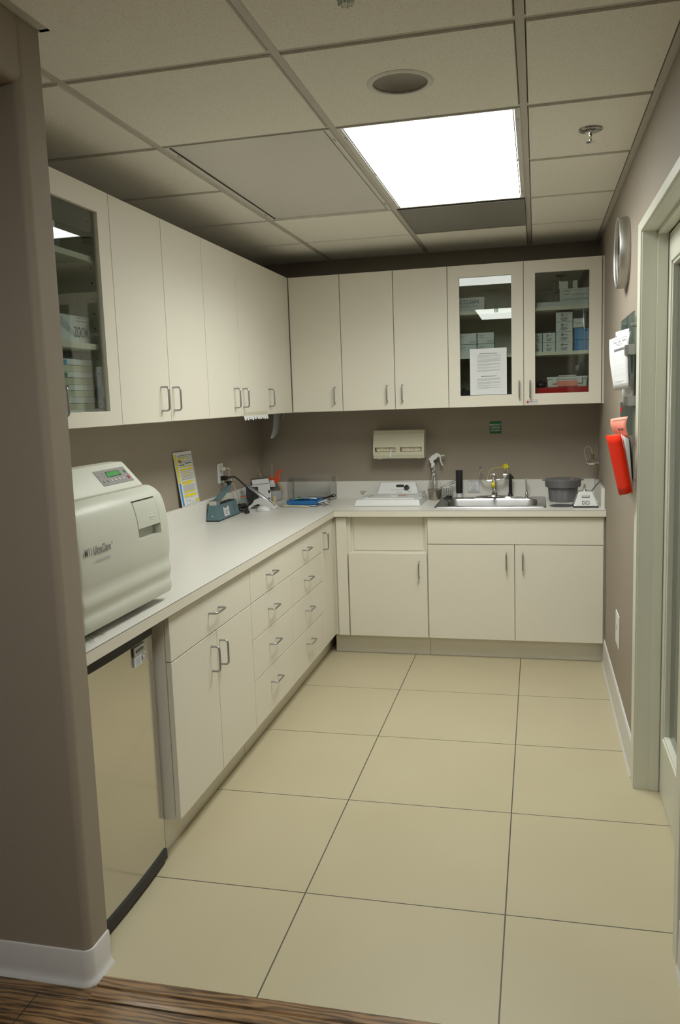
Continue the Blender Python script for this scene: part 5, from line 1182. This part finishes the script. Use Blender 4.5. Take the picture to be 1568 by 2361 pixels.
# ------------------------------------------------------------ right wall: clock, glass board, papers, folder, blank plate
cy_ = 3.875; cz_ = P(1440, 583, 'y', cy_).z; t = thing('wall_clock', 'round wall clock with a deep brushed steel rim high on the right wall', 'clock', (XR, cy_, cz_))
ax = (Vector((0, 1, 0)), Vector((0, 0, 1)), Vector((-1, 0, 0)))
MB().lathe((XR-.0005, cy_, cz_), [(.140, 0), (.148, 0), (.150, .006), (.150, .040), (.147, .044), (.140, .044), (.136, .040), (.134, .012)], 72, ax).build('rim', 'rimsteel', t, smooth=True)
MB().lathe((XR-.0005, cy_, cz_), [(0, .014), (.136, .014), (.136, .002), (0, .002)], 48, ax).build('face', 'clockface', t, smooth=True)
MB().lathe((XR-.0005, cy_, cz_), [(0, .036), (.136, .036)], 48, ax).build('glass_cover', 'clear', t)
b = MB(); b.tube([(XR-.02, cy_, cz_), (XR-.02, cy_+.05, cz_+.06)], .003, 6); b.build('hour_hand', 'white', t); b = MB(); b.tube([(XR-.024, cy_, cz_), (XR-.024, cy_-.06, cz_+.09)], .002, 6); b.build('minute_hand', 'white', t)
for k in range(12):
    a = k*math.pi/6; MB().box(XR-.0165, XR-.015, cy_+.115*math.cos(a)-.004, cy_+.115*math.cos(a)+.004, cz_+.115*math.sin(a)-.004, cz_+.115*math.sin(a)+.004).build('hour_mark', 'white', t)
t = thing('glass_board', 'tall clear glass memo board with grey clips on the right wall', 'memo board', (XR, 3.54, 1.19))
b = MB(); b.box(.364, .370, 3.415, 3.90, 1.175, 1.885); b.build('glass_panel', 'clearg', t)
for y_, z_ in ((3.46, 1.835), (3.85, 1.835), (3.46, 1.225), (3.85, 1.225)): MB().tube([(XR-.0005, y_, z_), (.358, y_, z_)], .009, 16).build('standoff', 'steel', t, smooth=True)
for z_ in (1.738, 1.541, 1.385):
    b = MB(); b.box(.345, .376, 3.402, 3.4145, z_-.02, z_+.02); b.box(.333, .340, 3.398, 3.445, z_-.018, z_+.018); b.box(.333, .350, 3.392, 3.402, z_-.018, z_+.018); b.build('clip', 'nickel', t, bevel=.002)
for z_ in (1.50, 1.455): 
    b = MB(); b.box(.3628, .3638, 3.82, 3.88, z_-.012, z_+.012); b.build('red_writing', 'red', t)
def paper(name, px, mt, label, cat, parent=None, lines=None, bow=.008, ynear=3.32, yfar=3.52):
    """px: far-top, near-top, near-bottom, far-bottom pixel corners; sheet hangs between two depths"""
    ft, nt_, nb_, fb = px
    A = P(*ft, 'y', yfar); B = P(*nt_, 'y', ynear); C = P(*nb_, 'y', ynear); D = P(*fb, 'y', yfar); g = []
    for i in range(9):
        v = i/8; r_ = []
        for j in range(7):
            u = j/6; p = (A*(1-u)+B*u)*(1-v)+(D*(1-u)+C*u)*v; r_.append(p+Vector((-bow*math.sin(math.pi*u)-bow*1.6*math.sin(math.pi*v*1.3), 0, 0)))
        g.append(r_)
    t = thing(name, label, cat, (A+B+C+D)/4); b = MB(); b.sheet(g); b.build('sheet', mt, t, smooth=True, solid=.0006)
    if lines:
        for nm, mtl, ls in lines:
            b = MB()
            for u0, v0, u1, v1 in ls:
                def s_(u, v):
                    p = (A*(1-u)+B*u)*(1-v)+(D*(1-u)+C*u)*v; return p+Vector((-bow*math.sin(math.pi*u)-bow*1.6*math.sin(math.pi*v*1.3)-.0012, -.0006, 0))
                nseg = max(1, int((u1-u0)/.2))
                for k in range(nseg):
                    ua, ub = u0+(u1-u0)*k/nseg, u0+(u1-u0)*(k+1)/nseg; b.face([s_(ua, v0), s_(ub, v0), s_(ub, v1), s_(ua, v1)])
            b.build(nm, mtl, t)
    return t
paper('paper_stack', ((1421, 772), (1455, 764), (1456, 926), (1436, 922)), 'paper', 'stack of white sheets clipped on the glass board behind the printed schedule', 'paper', ynear=3.44, yfar=3.60, bow=.001)
paper('paper_sheet', ((1420, 766), (1451, 757), (1453, 860), (1426, 870)), 'paper', 'white sheet peeking out above the printed schedule on the glass board', 'paper', ynear=3.43, yfar=3.59, bow=.002, lines=[('printing', 'ink', [(.06, .08, .12, .13)])])
paper('schedule', ((1405, 784), (1452, 767), (1448, 895), (1414, 901)), 'paper', 'printed white schedule with a black bar clipped to the glass board', 'paper', bow=.0025, ynear=3.415, yfar=3.58,
      lines=[('black_bar', 'ink', [(.30, .23, .95, .27)]), ('border_line', 'inkl', [(.14, .045, .92, .052), (.14, .05, .155, .9), (.14, .9, .92, .905)]), ('heading', 'inkl', [(.25, .085, .42, .11), (.5, .085, .62, .11), (.68, .085, .88, .11), (.4, .14, .7, .147), (.42, .165, .68, .171)]), ('printing', 'inkl', [(.3+.16*i, .36+.09*j, .34+.16*i, .365+.09*j) for i in range(4) for j in range(5)]+[(.2, .84, .75, .846), (.3, .865, .6, .87)])])
paper('salmon_card', ((1408, 966), (1448, 960), (1446, 1008), (1420, 1010)), 'pink', 'salmon printed card sticking out behind the orange-red folder', 'card', ynear=3.32, yfar=3.46, bow=.004, lines=[('border_line', 'ink', [(.2, .12, .95, .14), (.2, .12, .22, .95)]), ('printing', 'ink', [(.5, .55, .65, .63), (.7, .55, .85, .63)])])
# folder: curled sheet open at the bottom
g = []; n = 12
T0, T1, B0, B1 = P(1397, 1004, 'y', 3.45), P(1432, 1002, 'y', 3.30), P(1427, 1140, 'y', 3.43), P(1457, 1133, 'y', 3.30)
for i in range(9):
    v = i/8; r_ = []
    A = T0*(1-v)+B0*v; B = T1*(1-v)+B1*v
    for j in range(n+1):
        u = j/n; r_.append(A*(1-u)+B*u+Vector((0, -.045*math.sin(math.pi*u), 0)))
    g.append(r_)
t = thing('folder', 'curled orange-red plastic folder hanging on the glass board', 'folder', (T0+T1+B0+B1)/4)
b = MB(); b.sheet(g); b.build('front_cover', 'folder', t, smooth=True, solid=.0012)
g2 = [[p+Vector((.0, .0, 0)) for p in (r_[0]+(r_[-1]-r_[0])*k/6+Vector((.004, .03*math.sin(math.pi*k/6), -.006 if i == 8 else 0)) for k in range(7))] for i, r_ in enumerate(g)]
b = MB(); b.sheet(g2); b.build('back_cover', 'orange', t, smooth=True, solid=.0012)
T2, B2 = P(1450, 1012, 'y', 3.30), P(1459, 1125, 'y', 3.32)
b = MB(); b.sheet([[T1*(1-v)+B1*v+Vector((.001, .004, 0)), (T1*(1-v)+B1*v)*.5+(T2*(1-v)+B2*v)*.5+Vector((0, -.004, 0)), T2*(1-v)+B2*v] for v in (0, .25, .5, .75, 1)]); b.build('inner_pages', 'inkl' if False else 'cardboard', t, smooth=True, solid=.0008)
p = P(1449, 1010, 'y', 3.31); b = MB(); b.tube([p, P(1452, 1020, 'y', 3.31), P(1456, 1050, 'y', 3.32), P(1458, 1105, 'y', 3.34)], [.003, .004, .005, .004], 8); b.build('binder_spine', 'black', t, smooth=True)
# blank plate
t = thing('cable_plate', 'white blank cable plate low on the right wall by the baseboard', 'wall plate', (XR, 4.08, .345))
MB().box(XR-.006, XR-.0003, 4.0, 4.16, .355, .515).build('plate', 'white', t, bevel=.003); MB().lathe((XR-.006, 4.10, .44), [(0, .0012), (.012, .001), (.013, 0)], 20, ax).build('cable_hole', 'inkl', t)

# ------------------------------------------------------------ door frame and glazed door
b = MB()
cw = .088
b.box(XR-.012, XR, DY1+.004, DY1+cw, 0, DZ+.04); b.box(XR-.012, XR, DY0-.07, DY1+.004, DZ+.002, DZ+.04); b.box(XR-.012, XR, DY0-.07, DY0-.004, 0, DZ+.002)
struct(b.build('trim_4', 'trim', keep=True, bevel=.002))
b = MB()
b.box(XR-.006, XR+.13, DY1, DY1+.019, 0, DZ+.019); b.box(XR-.006, XR+.13, DY0-.019, DY0, 0, DZ+.019); b.box(XR-.006, XR+.13, DY0, DY1, DZ, DZ+.019)
b.box(XR+.047, XR+.084, DY1-.008, DY1, 0, DZ); b.box(XR+.047, XR+.084, DY0, DY0+.012, 0, DZ); b.box(XR+.047, XR+.084, DY0, DY1, DZ-.014, DZ)
struct(b.build('trim_5', 'trim', keep=True, bevel=.0015))
xd = .470; y0, y1, z0, z1 = DY0+.004, DY1-.011, .008, DZ-.018; g0, g1, h0, h1 = 2.44, 3.165, .262, 2.035
b = MB(); b.box(xd, xd+.04, y0, g0, z0, z1); b.box(xd, xd+.04, g1, y1, z0, z1); b.box(xd, xd+.04, g0, g1, z0, h0); b.box(xd, xd+.04, g0, g1, h1, z1)
d = struct(b.build('door_1', 'trim', keep=True))
b = MB()
for off, w_, hgt in ((0, .012, .012), (.014, .010, .007)):
    a, c_, e_, f_ = g0+off, g1-off, h0+off, h1-off
    b.box(xd-hgt, xd+.02, a, a+w_, e_, f_); b.box(xd-hgt, xd+.02, c_-w_, c_, e_, f_); b.box(xd-hgt, xd+.02, a, c_, e_, e_+w_); b.box(xd-hgt, xd+.02, a, c_, f_-w_, f_)
b.build('moulding', 'trim', d, bevel=.003)
MB().box(xd+.012, xd+.018, g0, g1, h0, h1).build('glass_pane', 'doorglass', d)
